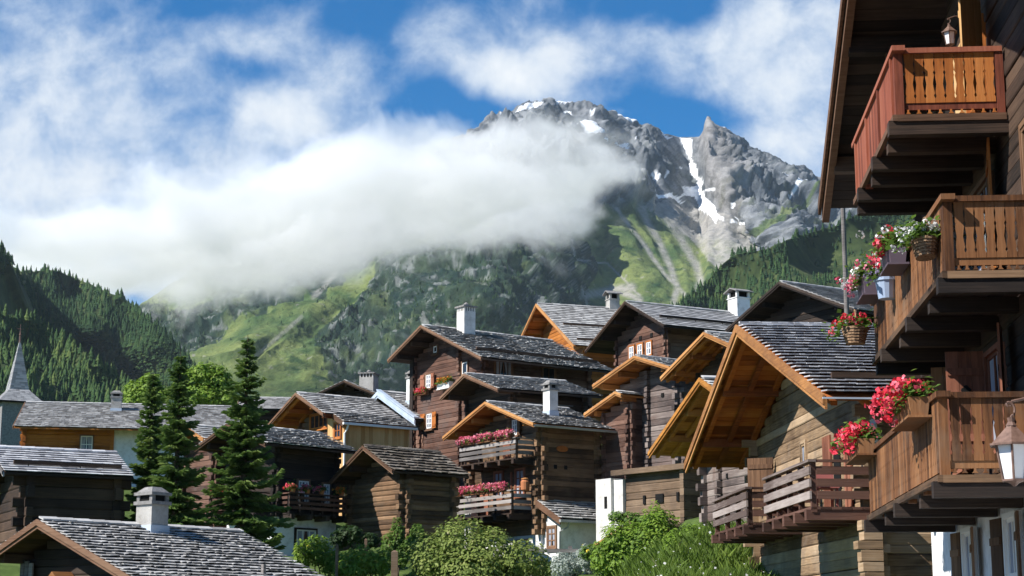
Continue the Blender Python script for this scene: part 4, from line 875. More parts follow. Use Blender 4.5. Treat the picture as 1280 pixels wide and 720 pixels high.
for yy_ in (6.95, 4.3, 1.5, -1.3, -3.9):
    zt = zr-abs(yy_-yr)*tp-.12; pb = MB(); pb.box(X0+.12, FX+.1, yy_-.11, yy_+.11, zt-.26, zt); pb.obj('purlin', ['wood_dark'], roof)
    bb = MB(); bb.hexa([(FX-.75,yy_-.08,zt-.5),(FX,yy_-.08,zt-.9),(FX,yy_+.08,zt-.9),(FX-.75,yy_+.08,zt-.5),(FX-.85,yy_-.08,zt-.262),(FX,yy_-.08,zt-.262),(FX,yy_+.08,zt-.262),(FX-.85,yy_+.08,zt-.262)]); bb.obj('bracket', ['wood_dark'], roof)
PROF = [(0,.48),(.09,.48),(.14,.36),(.19,.46),(.38,.30),(.56,.45),(.61,.36),(.66,.48),(.80,.40),(.88,.48),(1,.48)]
def carved_boards(mb, f, u0, u1, n0, z0, z1, sp=.13):
    n = max(2, int(round(abs(u1-u0)/sp))); st = (u1-u0)/n
    for i in range(n):
        c = u0+st*(i+.5); k = abs(st)
        f.poly(mb, [(c-w_*k, z0+(z1-z0)*q) for q, w_ in PROF]+[(c+w_*k, z0+(z1-z0)*q) for q, w_ in reversed(PROF)], n0, n0+.028)
def big_balcony(u0, u1, z, dep, hgt, boards, trim, under, solid, nj, posts=3):
    dep = dep+FX; fb = MB()
    for i in range(6): fr.box(fb, u0, u1, .02+(dep-.02)*i/6+.003, .02+(dep-.02)*(i+1)/6-.003, z-.05, z)
    bal = fb.obj('balcony', [under], root)
    for i in range(nj):
        uu_ = u0+.06+(u1-u0-.12)*i/(nj-1); jb = MB(); fr.box(jb, uu_-.085, uu_+.085, 0, dep-.02+.10*(i % 2 == 0), z-.24, z-.052); jb.obj('joist', [under], bal)
    eb = MB(); fr.box(eb, u0-.05, u1+.05, dep-.03, dep+.03, z-.065, z+.02); fr.box(eb, u0-.05, u0, .02, dep-.031, z-.07, z+.02); eb.obj('edge_beam', ['wood_brown' if not solid else 'trim_brown'], bal)
    for uu_, nn in [(u0+.06, dep-.08), (u1-.06, dep-.08)]+[(u0+.06+(u1-u0-.12)*q/(posts+1), dep-.08) for q in range(1, posts+1)]:
        pb = MB(); fr.box(pb, uu_-.06, uu_+.06, nn-.05, nn+.06, z-.1, z+hgt+(.06 if uu_ in (u0+.06, u1-.06) else -.01)); pb.obj('post', [trim], bal)
    # outer rail
    ob_ = MB(); fr.box(ob_, u0-.14, u1+.10, dep-.15, dep+.02, z+hgt-.03+.031, z+hgt+.07); fr.box(ob_, u0+.12, u1-.12, dep-.11, dep-.05, z+.10, z+.19); ob_.obj('rail', [trim], bal)
    bd = MB(); f2 = Frame(fr.p(0, dep-.045, 0), fr.u, fr.n)
    if solid:
        n = int((u1-u0-.24)/.15); st = (u1-u0-.24)/n
        for i in range(n): f2.box(bd, u0+.12+st*i+.003, u0+.12+st*(i+1)-.003, 0, .026, z+.06, z+hgt)
        for i in range(4): c = u0+.2+(u1-u0-.4)*i/3; f2.box(bd, c-.04, c+.04, .027, .055, z+.04, z+hgt)
    else: carved_boards(bd, f2, u0+.12, u1-.12, 0, z+.06, z+hgt)
    bd.obj('boards', [boards], bal)
    # near end rail
    er = MB(); fr.box(er, u0-.02, u0+.10, .03, dep-.155, z+hgt+.001, z+hgt+.07); fr.box(er, u0+.03, u0+.09, .03, dep-.14, z+.10, z+.19); fr.box(er, u0, u0+.12, .02, .12, z-.02, z+hgt); er.obj('rail', [trim], bal)
    for uu_, sg in ((u0+.045, -1), (u1-.05, 1)):
        f3 = Frame(fr.p(uu_, 0, 0), np.array(fr.n), np.array(fr.u)*sg); cb = MB(); carved_boards(cb, f3, .13, dep-.15, 0, z+.19, z+hgt)
        if sg < 0:
            n = 9
            for i in range(n): c = .16+(dep-.34)*i/(n-1); f3.poly(cb, [(c-.035,z+.045),(c+.035,z+.045),(c+.012,z+.07),(c+.012,z+.1),(c-.012,z+.1),(c-.012,z+.07)], 0, .03)
        cb.obj('boards', [boards if not solid else 'board_orange'], bal)
    return bal
big_balcony(-.52, 3.95, 6.67-B, 1.26, .86, 'board_red', 'board_red', 'wood_dark', True, 6)
big_balcony(-1.86, 4.88, 4.32-B, .95, .88, 'board_brown', 'board_brown', 'wood_black', False, 6, 4)  # near-black floor and joists paint in the shade under the balcony
big_balcony(-1.84, 5.02, 1.89-B, 1.11, .93, 'board_brown', 'board_brown', 'wood_black', False, 5, 4)  # underside shade put into the near-black wood here too
# window band of the middle floor with open shutters; lower floor with clover shutters
window(root, fr, 1.3, 4.95-B, 1.3, 1.2, frame='shutter_brown', mx=3, my=2, white=False, depth=.09)
shutter(root, fr, .52, 4.75-B, .60, 1.75, -1, 171, 'board_orange'); window(root, fr, -1.9, 4.9-B, .9, 1.3, frame='shutter_brown', mx=2, white=False, curtain=False)
window(root, fr, 1.0, 2.55-B, .9, 1.25, frame='shutter_red', mx=2, my=2, white=False, depth=.09)
shutter(root, fr, 1.62, 2.5-B, .52, 1.42, 1, 92, 'shutter_red', clover=True); shutter(root, fr, .25, 2.5-B, .5, 1.5, -1, 165, 'shutter_red', clover=True)
window(root, fr, 3.6, 2.55-B, .9, 1.25, frame='shutter_red', mx=2, my=2, white=False); shutter(root, fr, 4.2, 2.5-B, .5, 1.42, 1, 80, 'board_brown'); shutter(root, fr, 2.98, 2.5-B, .5, 1.42, -1, 80, 'board_brown')
window(root, fr, 1.2, 7.3-B, 1.0, 1.1, frame='board_orange', mx=2, my=2, white=False, depth=.1); shutter(root, fr, .5, 7.0-B, .55, 1.6, -1, 140, 'wood_yellow')
fd = MB(); fr.box(fd, 1.95, 2.6, .0, .1, 6.65-B, 8.5-B); fd.obj('door', ['wood_yellow'], root)
for u_ in (3.75, .55):
    window(root, Frame((FX+.03, 0, 0), (0, 1, 0), (-1, 0, 0)), u_, .12-B, .7, 1.45, frame='white_paint', mx=2, my=2, depth=.09, sill=True)
    for sg in (-1, 1): shutter(root, fr, u_+sg*.47, .1-B, .44, 1.5, sg, 172, 'shutter_brown', n0=.04)
for uu_ in (7.0,): 
    kb = MB(); fr.box(kb, uu_-.1, uu_+.12, .0, .45, 3.95-B, 4.18-B); kb.obj('log_end', ['wood_tan'], root)

# ------------------------------------------------------------------ wall lantern
def lantern(loc, s, arm, label):
    r = empty('lantern', loc, R(-4.3), label, 'lantern'); n = 6
    ring = lambda rad, z: [(rad*s*math.cos(k*2*math.pi/n+.3), rad*s*math.sin(k*2*math.pi/n+.3), z*s) for k in range(n)]
    cap = MB(); V = ring(.30, -.42)+ring(.30, -.445)+ring(.075, -.22)+ring(.06, -.20); cap.add(V, [tuple(range(n))[::-1]]+[(a*n+k, a*n+(k+1) % n, (a+1)*n+(k+1) % n, (a+1)*n+k) for a in range(3) for k in range(n)]+[tuple(3*n+k for k in range(n))])
    cap.tube([(0,0,-.2*s),(0,0,-.15*s),(0,0,-.1*s)], [.07*s,.04*s,.05*s], 8); cap.obj('lantern_roof', ['rust_iron'], r)
    fm = MB()
    for a, b in zip(ring(.215, -.425), ring(.145, -.86)): fm.bar(a, b, .022*s, .022*s, (0.3,.2,.9))
    lo, hi = ring(.15, -.86), ring(.22, -.43)
    for k in range(n): fm.bar(lo[k], lo[(k+1) % n], .022*s, .022*s); fm.bar(hi[k], hi[(k+1) % n], .02*s, .02*s)
    fm.tube([(0,0,-.86*s),(0,0,-.9*s),(0,0,-.93*s)], [.13*s,.05*s,.02*s], 8); fm.obj('frame', ['rust_iron'], r)
    g = MB(); V = ring(.135, -.85)+ring(.205, -.435); g.add(V, [(k, (k+1) % n, n+(k+1) % n, n+k) for k in range(n)]+[tuple(range(n))[::-1]]); g.obj('glass', ['frosted'] if 'frosted' in MATS else [mat('frosted', flat((.74,.75,.77)), .35, .5).name], r)
    hk = MB(); pts = [(0,0,-.1*s)]+[(.055*s*math.sin(q)*(1-.05*q), 0, (-.03-.055*math.cos(q)+.02*q)*s) for q in np.linspace(.2, 5.6, 14)]
    hk.tube(pts, .016*s, 6); top = .0+.16*s
    hk.tube([(0,0,.04*s),(.02*s,0,.10*s),(arm*.3,0,top),(arm*.7,0,top),(arm,0,top*.6)], .018*s, 6)
    hk.tube([(arm*.98,0,-.12*s),(arm*.98,0,.3*s)], .03*s, 6); hk.obj('bracket', ['rust_iron'], r)
    return r
p_ = at(1263, 512, 19.0); lantern(tuple(p_), .88, .86, 'large lantern of frosted glass with brown metal cap hanging at the right edge')
p_ = at(1186, 26, 24.5); lantern(tuple(p_), .42, .3, 'small dim lantern hanging under the eaves above the top balcony')

# ------------------------------------------------------------------ foliage helpers
def m_leaf(stops, trans=.45):
    def fn(t, b):
        c = t.ramp(t.attr('rnd'), stops); tr = t.node('ShaderNodeBsdfTranslucent'); t.put(tr.inputs[0], c)
        mx = t.node('ShaderNodeMixShader'); mx.inputs[0].default_value = trans; t.l.new(b.outputs[0], mx.inputs[1]); t.l.new(tr.outputs[0], mx.inputs[2])
        t.l.new(mx.outputs[0], t.n['Material Output'].inputs['Surface']); return c
    return fn
mat('leaf_green', m_leaf([(0,(.04,.085,.014)),(.5,(.11,.20,.03)),(1,(.20,.30,.055))]), .6, .3)
mat('leaf_olive', m_leaf([(0,(.07,.10,.02)),(.45,(.20,.27,.055)),(.8,(.32,.37,.10)),(1,(.40,.37,.18))]), .65, .3)
mat('leaf_bright', m_leaf([(0,(.08,.15,.018)),(.5,(.19,.31,.035)),(1,(.33,.43,.07))]), .6, .3)
mat('leaf_dark', m_leaf([(0,(.012,.03,.008)),(.5,(.03,.065,.015)),(1,(.07,.12,.03))]), .6, .3)
mat('leaf_silver', m_leaf([(0,(.16,.20,.16)),(.5,(.38,.43,.38)),(1,(.62,.66,.62))]), .7, .3)
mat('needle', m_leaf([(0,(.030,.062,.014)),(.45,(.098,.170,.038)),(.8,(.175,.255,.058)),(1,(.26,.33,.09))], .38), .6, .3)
mat('grass_blade', m_leaf([(0,(.05,.09,.012)),(.5,(.13,.21,.03)),(.9,(.24,.32,.06)),(1,(.42,.42,.2))]), .6, .3)
mat('bloom_red', m_leaf([(0,(.55,.015,.03)),(.5,(.78,.05,.09)),(.8,(.85,.16,.22)),(1,(.88,.38,.42))], .25), .6, .2)
mat('bloom_pink', m_leaf([(0,(.60,.05,.13)),(.5,(.80,.16,.25)),(1,(.88,.45,.52))], .25), .6, .2)
mat('bloom_white', m_leaf([(0,(.62,.62,.60)),(1,(.85,.85,.85))], .25), .6, .2)
mat('bloom_orange', m_leaf([(0,(.55,.10,.02)),(.6,(.75,.22,.03)),(1,(.80,.45,.08))], .25), .6, .2)
mat('bloom_yellow', m_leaf([(0,(.70,.42,.02)),(1,(.85,.70,.10))], .25), .6, .2)
mat('bloom_purple', m_leaf([(0,(.16,.10,.26)),(.6,(.34,.27,.46)),(1,(.72,.70,.78))], .25), .6, .2)
mat('bark', lambda t, b: t.ramp(t.noise(t.scalev(t.coord('Object'), (6,6,1.5)), 2, 5), [(.3,(.04,.03,.022)),(.7,(.13,.10,.075))]), .9, .1)
mat('terracotta', flat((.42,.16,.07)), .8, .2); mat('pot_blue', flat((.30,.38,.52)), .5, .4); mat('box_plum', flat((.10,.075,.095)), .6, .3)
mat('wicker', lambda t, b: t.ramp(t.noise(t.scalev(t.coord('Object'), (30,30,60)), 1), [(.35,(.10,.055,.03)),(.65,(.34,.22,.13))]), .85, .2)
def leaves(name, P, Nn, size, material, parent=None, aspect=1.6, rv=None, droop=0.0):
    """one mesh of leaf-sized folded quads at points P facing roughly Nn"""
    n = len(P); Nn = Nn+rng.normal(0, .42, (n, 3)); Nn /= np.linalg.norm(Nn, axis=1)[:, None]
    a = rng.normal(size=(n, 3)); a[:, 2] -= droop; a -= (a*Nn).sum(1)[:, None]*Nn; a /= np.linalg.norm(a, axis=1)[:, None]; b = np.cross(Nn, a)
    s = (size*rng.uniform(.6, 1.35, n))[:, None]
    V = np.stack([P-a*s*aspect*.5, P+b*s*.42+Nn*s*.10, P+a*s*aspect*.5, P-b*s*.42+Nn*s*.10], 1).reshape(-1, 3)
    F_ = np.arange(4*n).reshape(n, 4)
    C = np.clip(rng.normal(.48, .2, n) if rv is None else rv, 0, 1)
    return tri_mesh(name, V, F_, C, material, None, parent)
def lobes_points(lobes, n):
    """points through the outer volume of ragged overlapping lobes (cx,cy,cz,rx,ry,rz)"""
    lobes = np.asarray(lobes, float); vol = (lobes[:, 3]*lobes[:, 5]); k = rng.choice(len(lobes), n, p=vol/vol.sum())
    d = rng.normal(size=(n, 3)); d /= np.linalg.norm(d, axis=1)[:, None]
    rad = 1-np.abs(rng.normal(0, .22, n)); rad *= 1+.55*fbm(d[:, 0]*1.7+k*7.1, d[:, 1]*1.7+k*3.3, d[:, 2]*1.7, 3)
    return lobes[k, :3]+d*rad[:, None]*lobes[k, 3:], d, k
def bush(name, label, cat, lobes, n, size, material, stems=5, group=None, flowers=None):
    """lobes in world metres; thing > stems, leaves (> flowers)"""
    lobes = np.asarray(lobes, float); c = lobes[:, :3].mean(0); gz = float(ground_z(c[0], c[1]))
    r = empty(name, (c[0], c[1], gz), 0, label, cat, group); o = np.array([c[0], c[1], gz])
    sm = MB()
    for i in range(stems):
        q = lobes[i % len(lobes)]; e = q[:3]-o+rng.normal(0, .18, 3)*q[3:]; b_ = np.array([e[0]*.25, e[1]*.25, -.15])
        sm.tube([b_, b_*.5+e*.45+rng.normal(0, .05, 3), e], [.035, .022, .008], 6)
    sm.obj('stem', ['bark'], r)
    P_, d, k = lobes_points(lobes, n); ok = P_[:, 2] > ground_z(P_[:, 0], P_[:, 1])-.05; P_, d = P_[ok], d[ok]
    cl = fbm(P_[:, 0]*1.6, P_[:, 1]*1.6, P_[:, 2]*1.6, 3); rv = .5+.45*cl+rng.normal(0, .14, len(P_))
    lf = leaves('foliage', P_-o, d+np.array([-.15, -.1, .7]), size, MATS[material], r, rv=rv)
    if flowers:
        fm, fn_, fs, lim = flowers; P2, d2, _ = lobes_points(lobes, fn_); ok = d2[:, 2] > lim; leaves('flowers', P2[ok]-o+d2[ok]*.04, d2[ok], fs, MATS[fm], r, aspect=1.0)
    return r
def L_(px, py, d, rx, ry, rd=None):    # lobe sighted on the photo at distance d, radii in photo pixels
    k = d/FPX; p = at(px, py, d); return (*p, rx*k, (rd or rx)*k, ry*k)
def flower_box(label, pos, rz, length, style, bloom, cat='flower box', group=None, hang=.0, hgt=.2, dep=.2, spread=.16, nb=40, size=.05, cascade=.10, greens=1.0, leafm='leaf_green'):
    r = empty('flower_box' if style in ('box', 'none') else ('flower_basket' if style == 'wicker' else 'flower_pot'), pos, rz, label, cat, group); mb = MB(); hl = length/2
    if style == 'box':
        mb.hexa([(-dep*.38,-hl*.97,0),(dep*.38,-hl*.97,0),(dep*.38,hl*.97,0),(-dep*.38,hl*.97,0),(-dep*.5,-hl,hgt),(dep*.5,-hl,hgt),(dep*.5,hl,hgt),(-dep*.5,hl,hgt)])
        mb.box(-dep*.56, dep*.56, -hl-.01, hl+.01, -.03, -.002)
    elif style == 'wicker':
        for q in range(6):
            z_ = hgt*q/6; rr = .72+.28*q/5; V = [(dep*.5*rr*math.cos(a), hl*rr*math.sin(a), zz_) for zz_ in (z_, z_+hgt/6*.86) for a in np.linspace(0, 6.283, 15)[:-1]]
            mb.add(V, [(i, (i+1) % 14, 14+(i+1) % 14, 14+i) for i in range(14)]+[tuple(range(14))[::-1], tuple(range(14, 28))])
        mb.tube([(0, -hl*.9, hgt)]+[(0, -hl*.9*math.cos(a), hgt+.28*math.sin(a)) for a in np.linspace(.2, 2.94, 9)]+[(0, hl*.9, hgt)], .012, 6)
    elif style == 'pot':
        mb.tube([(0,0,0),(0,0,hgt*.85),(0,0,hgt*.86),(0,0,hgt)], [dep*.36, dep*.47, dep*.53, dep*.53], 14)
    bm_ = {'box': 'board_brown', 'wicker': 'wicker', 'pot': 'pot_blue'}.get(style)
    if isinstance(hang, str): bm_ = hang
    if bm_: mb.obj({'box': 'box', 'wicker': 'basket', 'pot': 'pot'}[style], [bm_], r)
    n = int(620*greens*max(length, .4)); P_ = np.stack([rng.normal(-.02, dep*.42, n), rng.uniform(-hl, hl, n)*1.0, hgt+np.abs(rng.normal(.02, spread*.55, n))-.02], 1); P_[:, 0] -= np.where(rng.random(n) < .3, rng.uniform(0, cascade, n), 0); P_[:, 2] -= np.where(P_[:, 0] < -dep*.6, rng.uniform(0, cascade, n), 0)
    leaves('leaves', P_, np.array([[-.2, 0, 1.0]]), .085, MATS[leafm], r, aspect=1.1)
    m = int(nb*max(length, .4)); c = np.stack([rng.normal(-.08, dep*.45, m), rng.uniform(-hl, hl, m)*1.0, hgt+spread*rng.uniform(.1, 1.15, m)], 1); c[:, 0] -= np.where(rng.random(m) < .35, cascade*rng.random(m), 0); c[:, 2] -= np.where(c[:, 0] < -dep*.7, rng.uniform(0, spread*1.0, m), 0)
    q = 12; P2 = np.repeat(c, q, 0); d2 = rng.normal(size=P2.shape); d2 /= np.linalg.norm(d2, axis=1)[:, None]; P2 = P2+d2*size*.75
    cols = np.repeat(rng.random(m), q)*.75+.25*rng.random(m*q)
    if isinstance(bloom, tuple):
        pick = np.repeat(rng.random(m) < .6, q); leaves('blossoms', P2[pick], d2[pick], size*.75, MATS[bloom[0]], r, aspect=1.0, rv=cols[pick]); leaves('blossoms', P2[~pick], d2[~pick], size*.75, MATS[bloom[1]], r, aspect=1.0, rv=cols[~pick])
    else: leaves('blossoms', P2, d2, size*.75, MATS[bloom], r, aspect=1.0, rv=cols)
    return r
# flowers of the right chalet
rzR = R(-4.3); W22 = lambda u, n, z: (6.26+(FX-n)*math.cos(rzR)-u*math.sin(rzR), 22.7+(FX-n)*math.sin(rzR)+u*math.cos(rzR), z)
flower_box('wooden box of red geraniums on the near end of the lowest carved balcony', W22(-0.65, 1.42, 2.68), rzR, 1.5, 'box', 'bloom_red', nb=92, size=.085, spread=.22, cascade=.10, hgt=.22, dep=.26)
flower_box('wooden box of red geraniums at the far end of the lowest carved balcony', W22(4.73, 1.42, 2.77), rzR, 1.6, 'box', 'bloom_red', nb=84, size=.085, spread=.2, cascade=.10, hgt=.22, dep=.26)
flower_box('wicker basket of white geraniums beside the corner post of the middle balcony', W22(-1.37, 1.26, 4.62), rzR, .62, 'wicker', 'bloom_white', cat='flower basket', nb=80, size=.055, spread=.17, hgt=.22, dep=.34, greens=1.4)
flower_box('dark plum box of red and white geraniums on the middle balcony behind the white basket', W22(1.21, 1.28, 5.03), rzR, .8, 'box', ('bloom_red', 'bloom_white'), nb=60, size=.07, spread=.22, hang='box_plum', hgt=.25, dep=.26, cascade=.1)
flower_box('dark plum box of pink and white geraniums near the far end of the middle balcony', W22(3.89, 1.3, 5.13), rzR, .8, 'box', ('bloom_pink', 'bloom_white'), nb=60, size=.07, spread=.22, hang='box_plum', hgt=.25, dep=.26, cascade=.1)
flower_box('pale blue pot of purple trailing flowers hung on the middle balcony', W22(2.49, 1.22, 4.84), rzR, .3, 'pot', 'bloom_purple', cat='flower pot', nb=90, size=.035, spread=.10, hgt=.30, dep=.34, greens=.5)
flower_box('wicker hanging basket of red geraniums below the far corner of the middle balcony', W22(4.57, 1.45, 4.53), rzR, .42, 'wicker', 'bloom_red', cat='flower basket', nb=60, size=.06, spread=.16, hgt=.26, dep=.42, cascade=.25)
# flowers of the centre chalet, resting on its balcony rails
def onH(key, u, n, z): h_ = HOUSES[key]; m = h_['root']; a = m.rotation_euler[2]; x_, y_ = h_['ofr']-n, u; return (m.location.x+x_*math.cos(a)-y_*math.sin(a), m.location.y+x_*math.sin(a)+y_*math.cos(a), z)
rz12 = HOUSES['H12']['root'].rotation_euler[2]
for u_, ln, lab in ((1.15, 1.1, 'pink geraniums on the left part of the upper balcony rail of the flower chalet'), (-.15, 1.05, 'pink geraniums on the middle of the upper balcony rail of the flower chalet'), (-1.5, 1.05, 'pink geraniums on the right part of the upper balcony rail of the flower chalet')):
    flower_box(lab, onH('H12', u_, 1.0, 7.78), rz12, ln, 'box', 'bloom_pink', group='flower boxes on the centre chalet', nb=70, size=.075, greens=.6, spread=.15, hgt=.14, dep=.2)
for u_, ln, lab in ((2.2, 1.4, 'pink geraniums on the left part of the lower balcony rail of the flower chalet'), (.55, 1.5, 'pink geraniums on the middle of the lower balcony rail of the flower chalet'), (-.95, 1.3, 'pink geraniums on the right part of the lower balcony rail of the flower chalet')):
    flower_box(lab, onH('H12', u_, 1.0, 5.76), rz12, ln, 'box', 'bloom_pink', group='flower boxes on the centre chalet', nb=70, size=.075, greens=.6, spread=.15, hgt=.14, dep=.2)
rz10 = HOUSES['H10']['root'].rotation_euler[2]
flower_box('bright red geraniums under the upper gable window of the tall chalet', onH('H10', 1.3, .16, 11.15), rz10, .85, 'box', 'bloom_red', nb=60, size=.06, spread=.12, hgt=.14, dep=.2)
flower_box('white planter with orange flowers on the gable of the tall chalet', onH('H10', -.65, .2, 11.2), rz10, 1.0, 'box', 'bloom_orange', nb=50, size=.06, spread=.2, hang='white_paint', hgt=.28, dep=.25)
h = HOUSES['H5']; rz5 = h['root'].rotation_euler[2]
def onN(key, u, n, z): h_ = HOUSES[key]; a = h_['root'].rotation_euler[2]; x_, y_ = u, h_['yn']-n; l = h_['root'].location; return (l.x+x_*math.cos(a)-y_*math.sin(a), l.y+x_*math.sin(a)+y_*math.cos(a), z)
for u_, bl, lab in ((1.45, 'bloom_red', 'pot of red geraniums at the left end of the dark plank balcony'), (2.15, 'bloom_pink', 'pot of bright pink geraniums left of the window on the dark plank balcony'), (2.85, 'bloom_pink', 'small pot of dusky pink flowers right of the window on the dark plank balcony'), (3.85, 'bloom_orange', 'pot of orange flowers at the right end of the dark plank balcony')):
    flower_box(lab, onN('H5', u_, .58, 5.43), rz5, .36, 'pot', bl, cat='flower pot', nb=75, size=.06, spread=.14, hang='terracotta', hgt=.16, dep=.24)
flower_box('red geraniums on the left gable balcony half hidden by the tall spruce', onH('H5', .5, .7, 5.42), rz5, 1.2, 'box', 'bloom_red', nb=50, size=.06, spread=.14, hgt=.14, dep=.2)
pt = empty('jar', onH('H12', -1.92, .35, 5.74), rz12, 'orange clay jar on the right end of the lower flower balcony', 'jar'); jb = MB(); jb.tube([(0,0,0),(0,0,.05),(0,0,.36),(0,0,.42),(0,0,.46)], [.13,.17,.18,.13,.15], 12); jb.obj('body', ['terracotta'], pt); jb = MB(); jb.tube([(0,0,.462),(0,0,.49),(0,0,.52)], [.16,.15,.04], 12); jb.obj('lid', ['trim_tan'], pt)
wc = MB(); HOUSES['H12']['front'].box(wc, 1.55, 2.0, .3, .6, 3.1-2.5, 5.98-2.5); wc.obj('pillar', ['plaster'], HOUSES['H12']['root'])
sr = MB(); f12 = HOUSES['H12']['front']
for q in range(3): sr.bar(f12.p(3.0, .95, 5.02-2.5+.24*q), f12.p(4.7, .95, 4.45-2.5+.24*q), .04, .14)
for q in (3.5, 4.6): f12.box(sr, q-.05, q+.05, .84, .925, 3.6-2.5, 5.35-2.5-(q-3)*.33)
sr.obj('stair_rail', ['rail_grey'], HOUSES['H12']['root'])

# ------------------------------------------------------------------ church spire, pole, fences
c0 = at(25, 425, 150.0); gz = float(ground_z(c0[0], 150)); ch = empty('church', (c0[0], 150, gz), R(28), 'church tower with pointed grey shingled spire above the long honey coloured house', 'church')
mat('shingle_spire', m_shingle((.16,.16,.165), (.27,.27,.275), (.40,.40,.40)), .7, .3)
sp = MB(); za, zf, zb2 = c0[2]-gz, 20.85-gz, 19.75-gz
rows = 26
for (w0, z0_, w1, z1_, nr_) in ((.80, zf, .02, za, 26), (1.80, zb2, .80, zf, 7)):
    for i in range(nr_):
        q0, q1 = i/nr_, (i+1)/nr_; wa, wb_ = w0+(w1-w0)*q0+.02, w0+(w1-w0)*q1; a, b_ = z0_+(z1_-z0_)*q0, z0_+(z1_-z0_)*q1
        for s_ in range(4):
            R_ = lambda wv, k: ((-wv, wv)[k] if s_ in (0, 2) else (wv if s_ == 1 else -wv), (-wv if s_ == 0 else wv) if s_ in (0, 2) else (-wv, wv)[k])
            n_ = max(1, int(wa*2/.3))
            for j in range(n_):
                f0, f1 = j/n_, (j+1)/n_; pa0, pa1, pb0, pb1 = R_(wa, 0), R_(wa, 1), R_(wb_, 0), R_(wb_, 1)
                lp = lambda A, Bq, f: (A[0]+(Bq[0]-A[0])*f, A[1]+(Bq[1]-A[1])*f)
                e0, e1, e2, e3 = lp(pa0, pa1, f0), lp(pa0, pa1, f1), lp(pb0, pb1, f1), lp(pb0, pb1, f0)
                sp.add([(*e0, a), (*e1, a), (*e2, b_), (*e3, b_)], [(0,1,2,3)])
sp.obj('spire', ['shingle_spire'], ch)
tw = MB(); tw.box(-1.5, 1.5, -1.5, 1.5, 0, zb2+.3); tw.obj('tower', ['concrete'], ch); ev = MB(); ev.box(-1.9, 1.9, -1.9, 1.9, zb2-.12, zb2-.01); ev.obj('eaves', ['wood_black'], ch)  # darker tower material carries the shade below the skirt roof in its colour
cr_ = MB(); cr_.tube([(0,0,za-.5),(0,0,za+1.0)], [.10,.05], 6); cr_.tube([(0,0,za+.35),(0,0,za+.45),(0,0,za+.55)], [.05,.13,.05], 8); cr_.tube([(-.25,0,za+.95),(.25,0,za+.95)], .03, 6); cr_.tube([(0,0,za+.88),(0,0,za+1.35)], .03, 6); cr_.obj('cross', ['rust_iron'], ch)
p0, p1 = at(1058.5, 392, 65.2), at(1053.5, 235, 65.2); gz = float(ground_z(p0[0], 65.2)); po = empty('pole', (p0[0], 65.2, gz-.3), 0, 'tall thin grey pole in front of the slate roof at the right', 'pole')
pm = MB(); pm.tube([(0,0,0),(0,0,p1[2]-gz+.3)], [.10,.085], 10); pm.obj('shaft', ['rail_grey'], po); pm = MB(); pm.tube([(0,0,p1[2]-gz+.3),(0,0,p1[2]-gz+.42)], [.10,.02], 10); pm.obj('cap', ['iron'], po)
def post(px, py0, py1, d, label, w_=.09):
    a, b_ = at(px, py1, d), at(px, py0, d); gz = min(float(ground_z(a[0], d))-.2, a[2]); q = MB(); q.bar((0,0,0), (0,0,b_[2]-gz), w_, w_, (0,1,0)); q.bar((0,0,b_[2]-gz+.001), (0,0,b_[2]-gz+.05), w_, w_, (0,1,0), taper=.3)
    o = q.obj('fence_post', ['wood_grey_brown']); o.location = (a[0], d, gz); tagp(o, label, 'fence post', 'posts by the shrubs')
post(421, 682, 700, 56.5, 'grey fence post among the bright leafy plants below the old barn'); post(457, 675, 700, 57.5, 'taller fence post in front of the dark ferns by the old barn'); post(493, 690, 722, 54.5, 'thick wooden post left of the big olive bush', .2)
fa = at(660, 687, 60); fb_ = at(728, 685, 60); fn = empty('fence', (fa[0], 60, fa[2]-.6), 0, 'short rail fence before the white porch of the flower chalet', 'fence')
wd_ = fb_[0]-fa[0]
for nm, x0_, x1_, z0_, z1_, y0_, y1_ in (('rail', -.1, wd_+.1, .5, .62, -.06, .0), ('post', wd_*.74, wd_*.74+.13, -.6, .72, .01, .12), ('post', .05, .16, -.6, .6, .01, .1)): q = MB(); q.box(x0_, x1_, y0_, y1_, z0_, z1_); q.obj(nm, ['rail_grey'], fn)
a, b_ = at(743, 684, 58), at(778, 661, 60); q = MB(); q.bar((0,0,0), tuple(b_-a), .1, .14); q.bar((.02,.03,-1.4), (.02,.03,-.07), .08, .08, (0,1,0)); q.bar(tuple((b_-a)*.95+np.array([0,0,-1.2])), tuple((b_-a)*.95+np.array([0,0,-.08])), .08, .08, (0,1,0)); o = q.obj('handrail', ['trim_tan']); o.location = tuple(a); tagp(o, 'sloping brown handrail beside the yellow flowers', 'handrail')

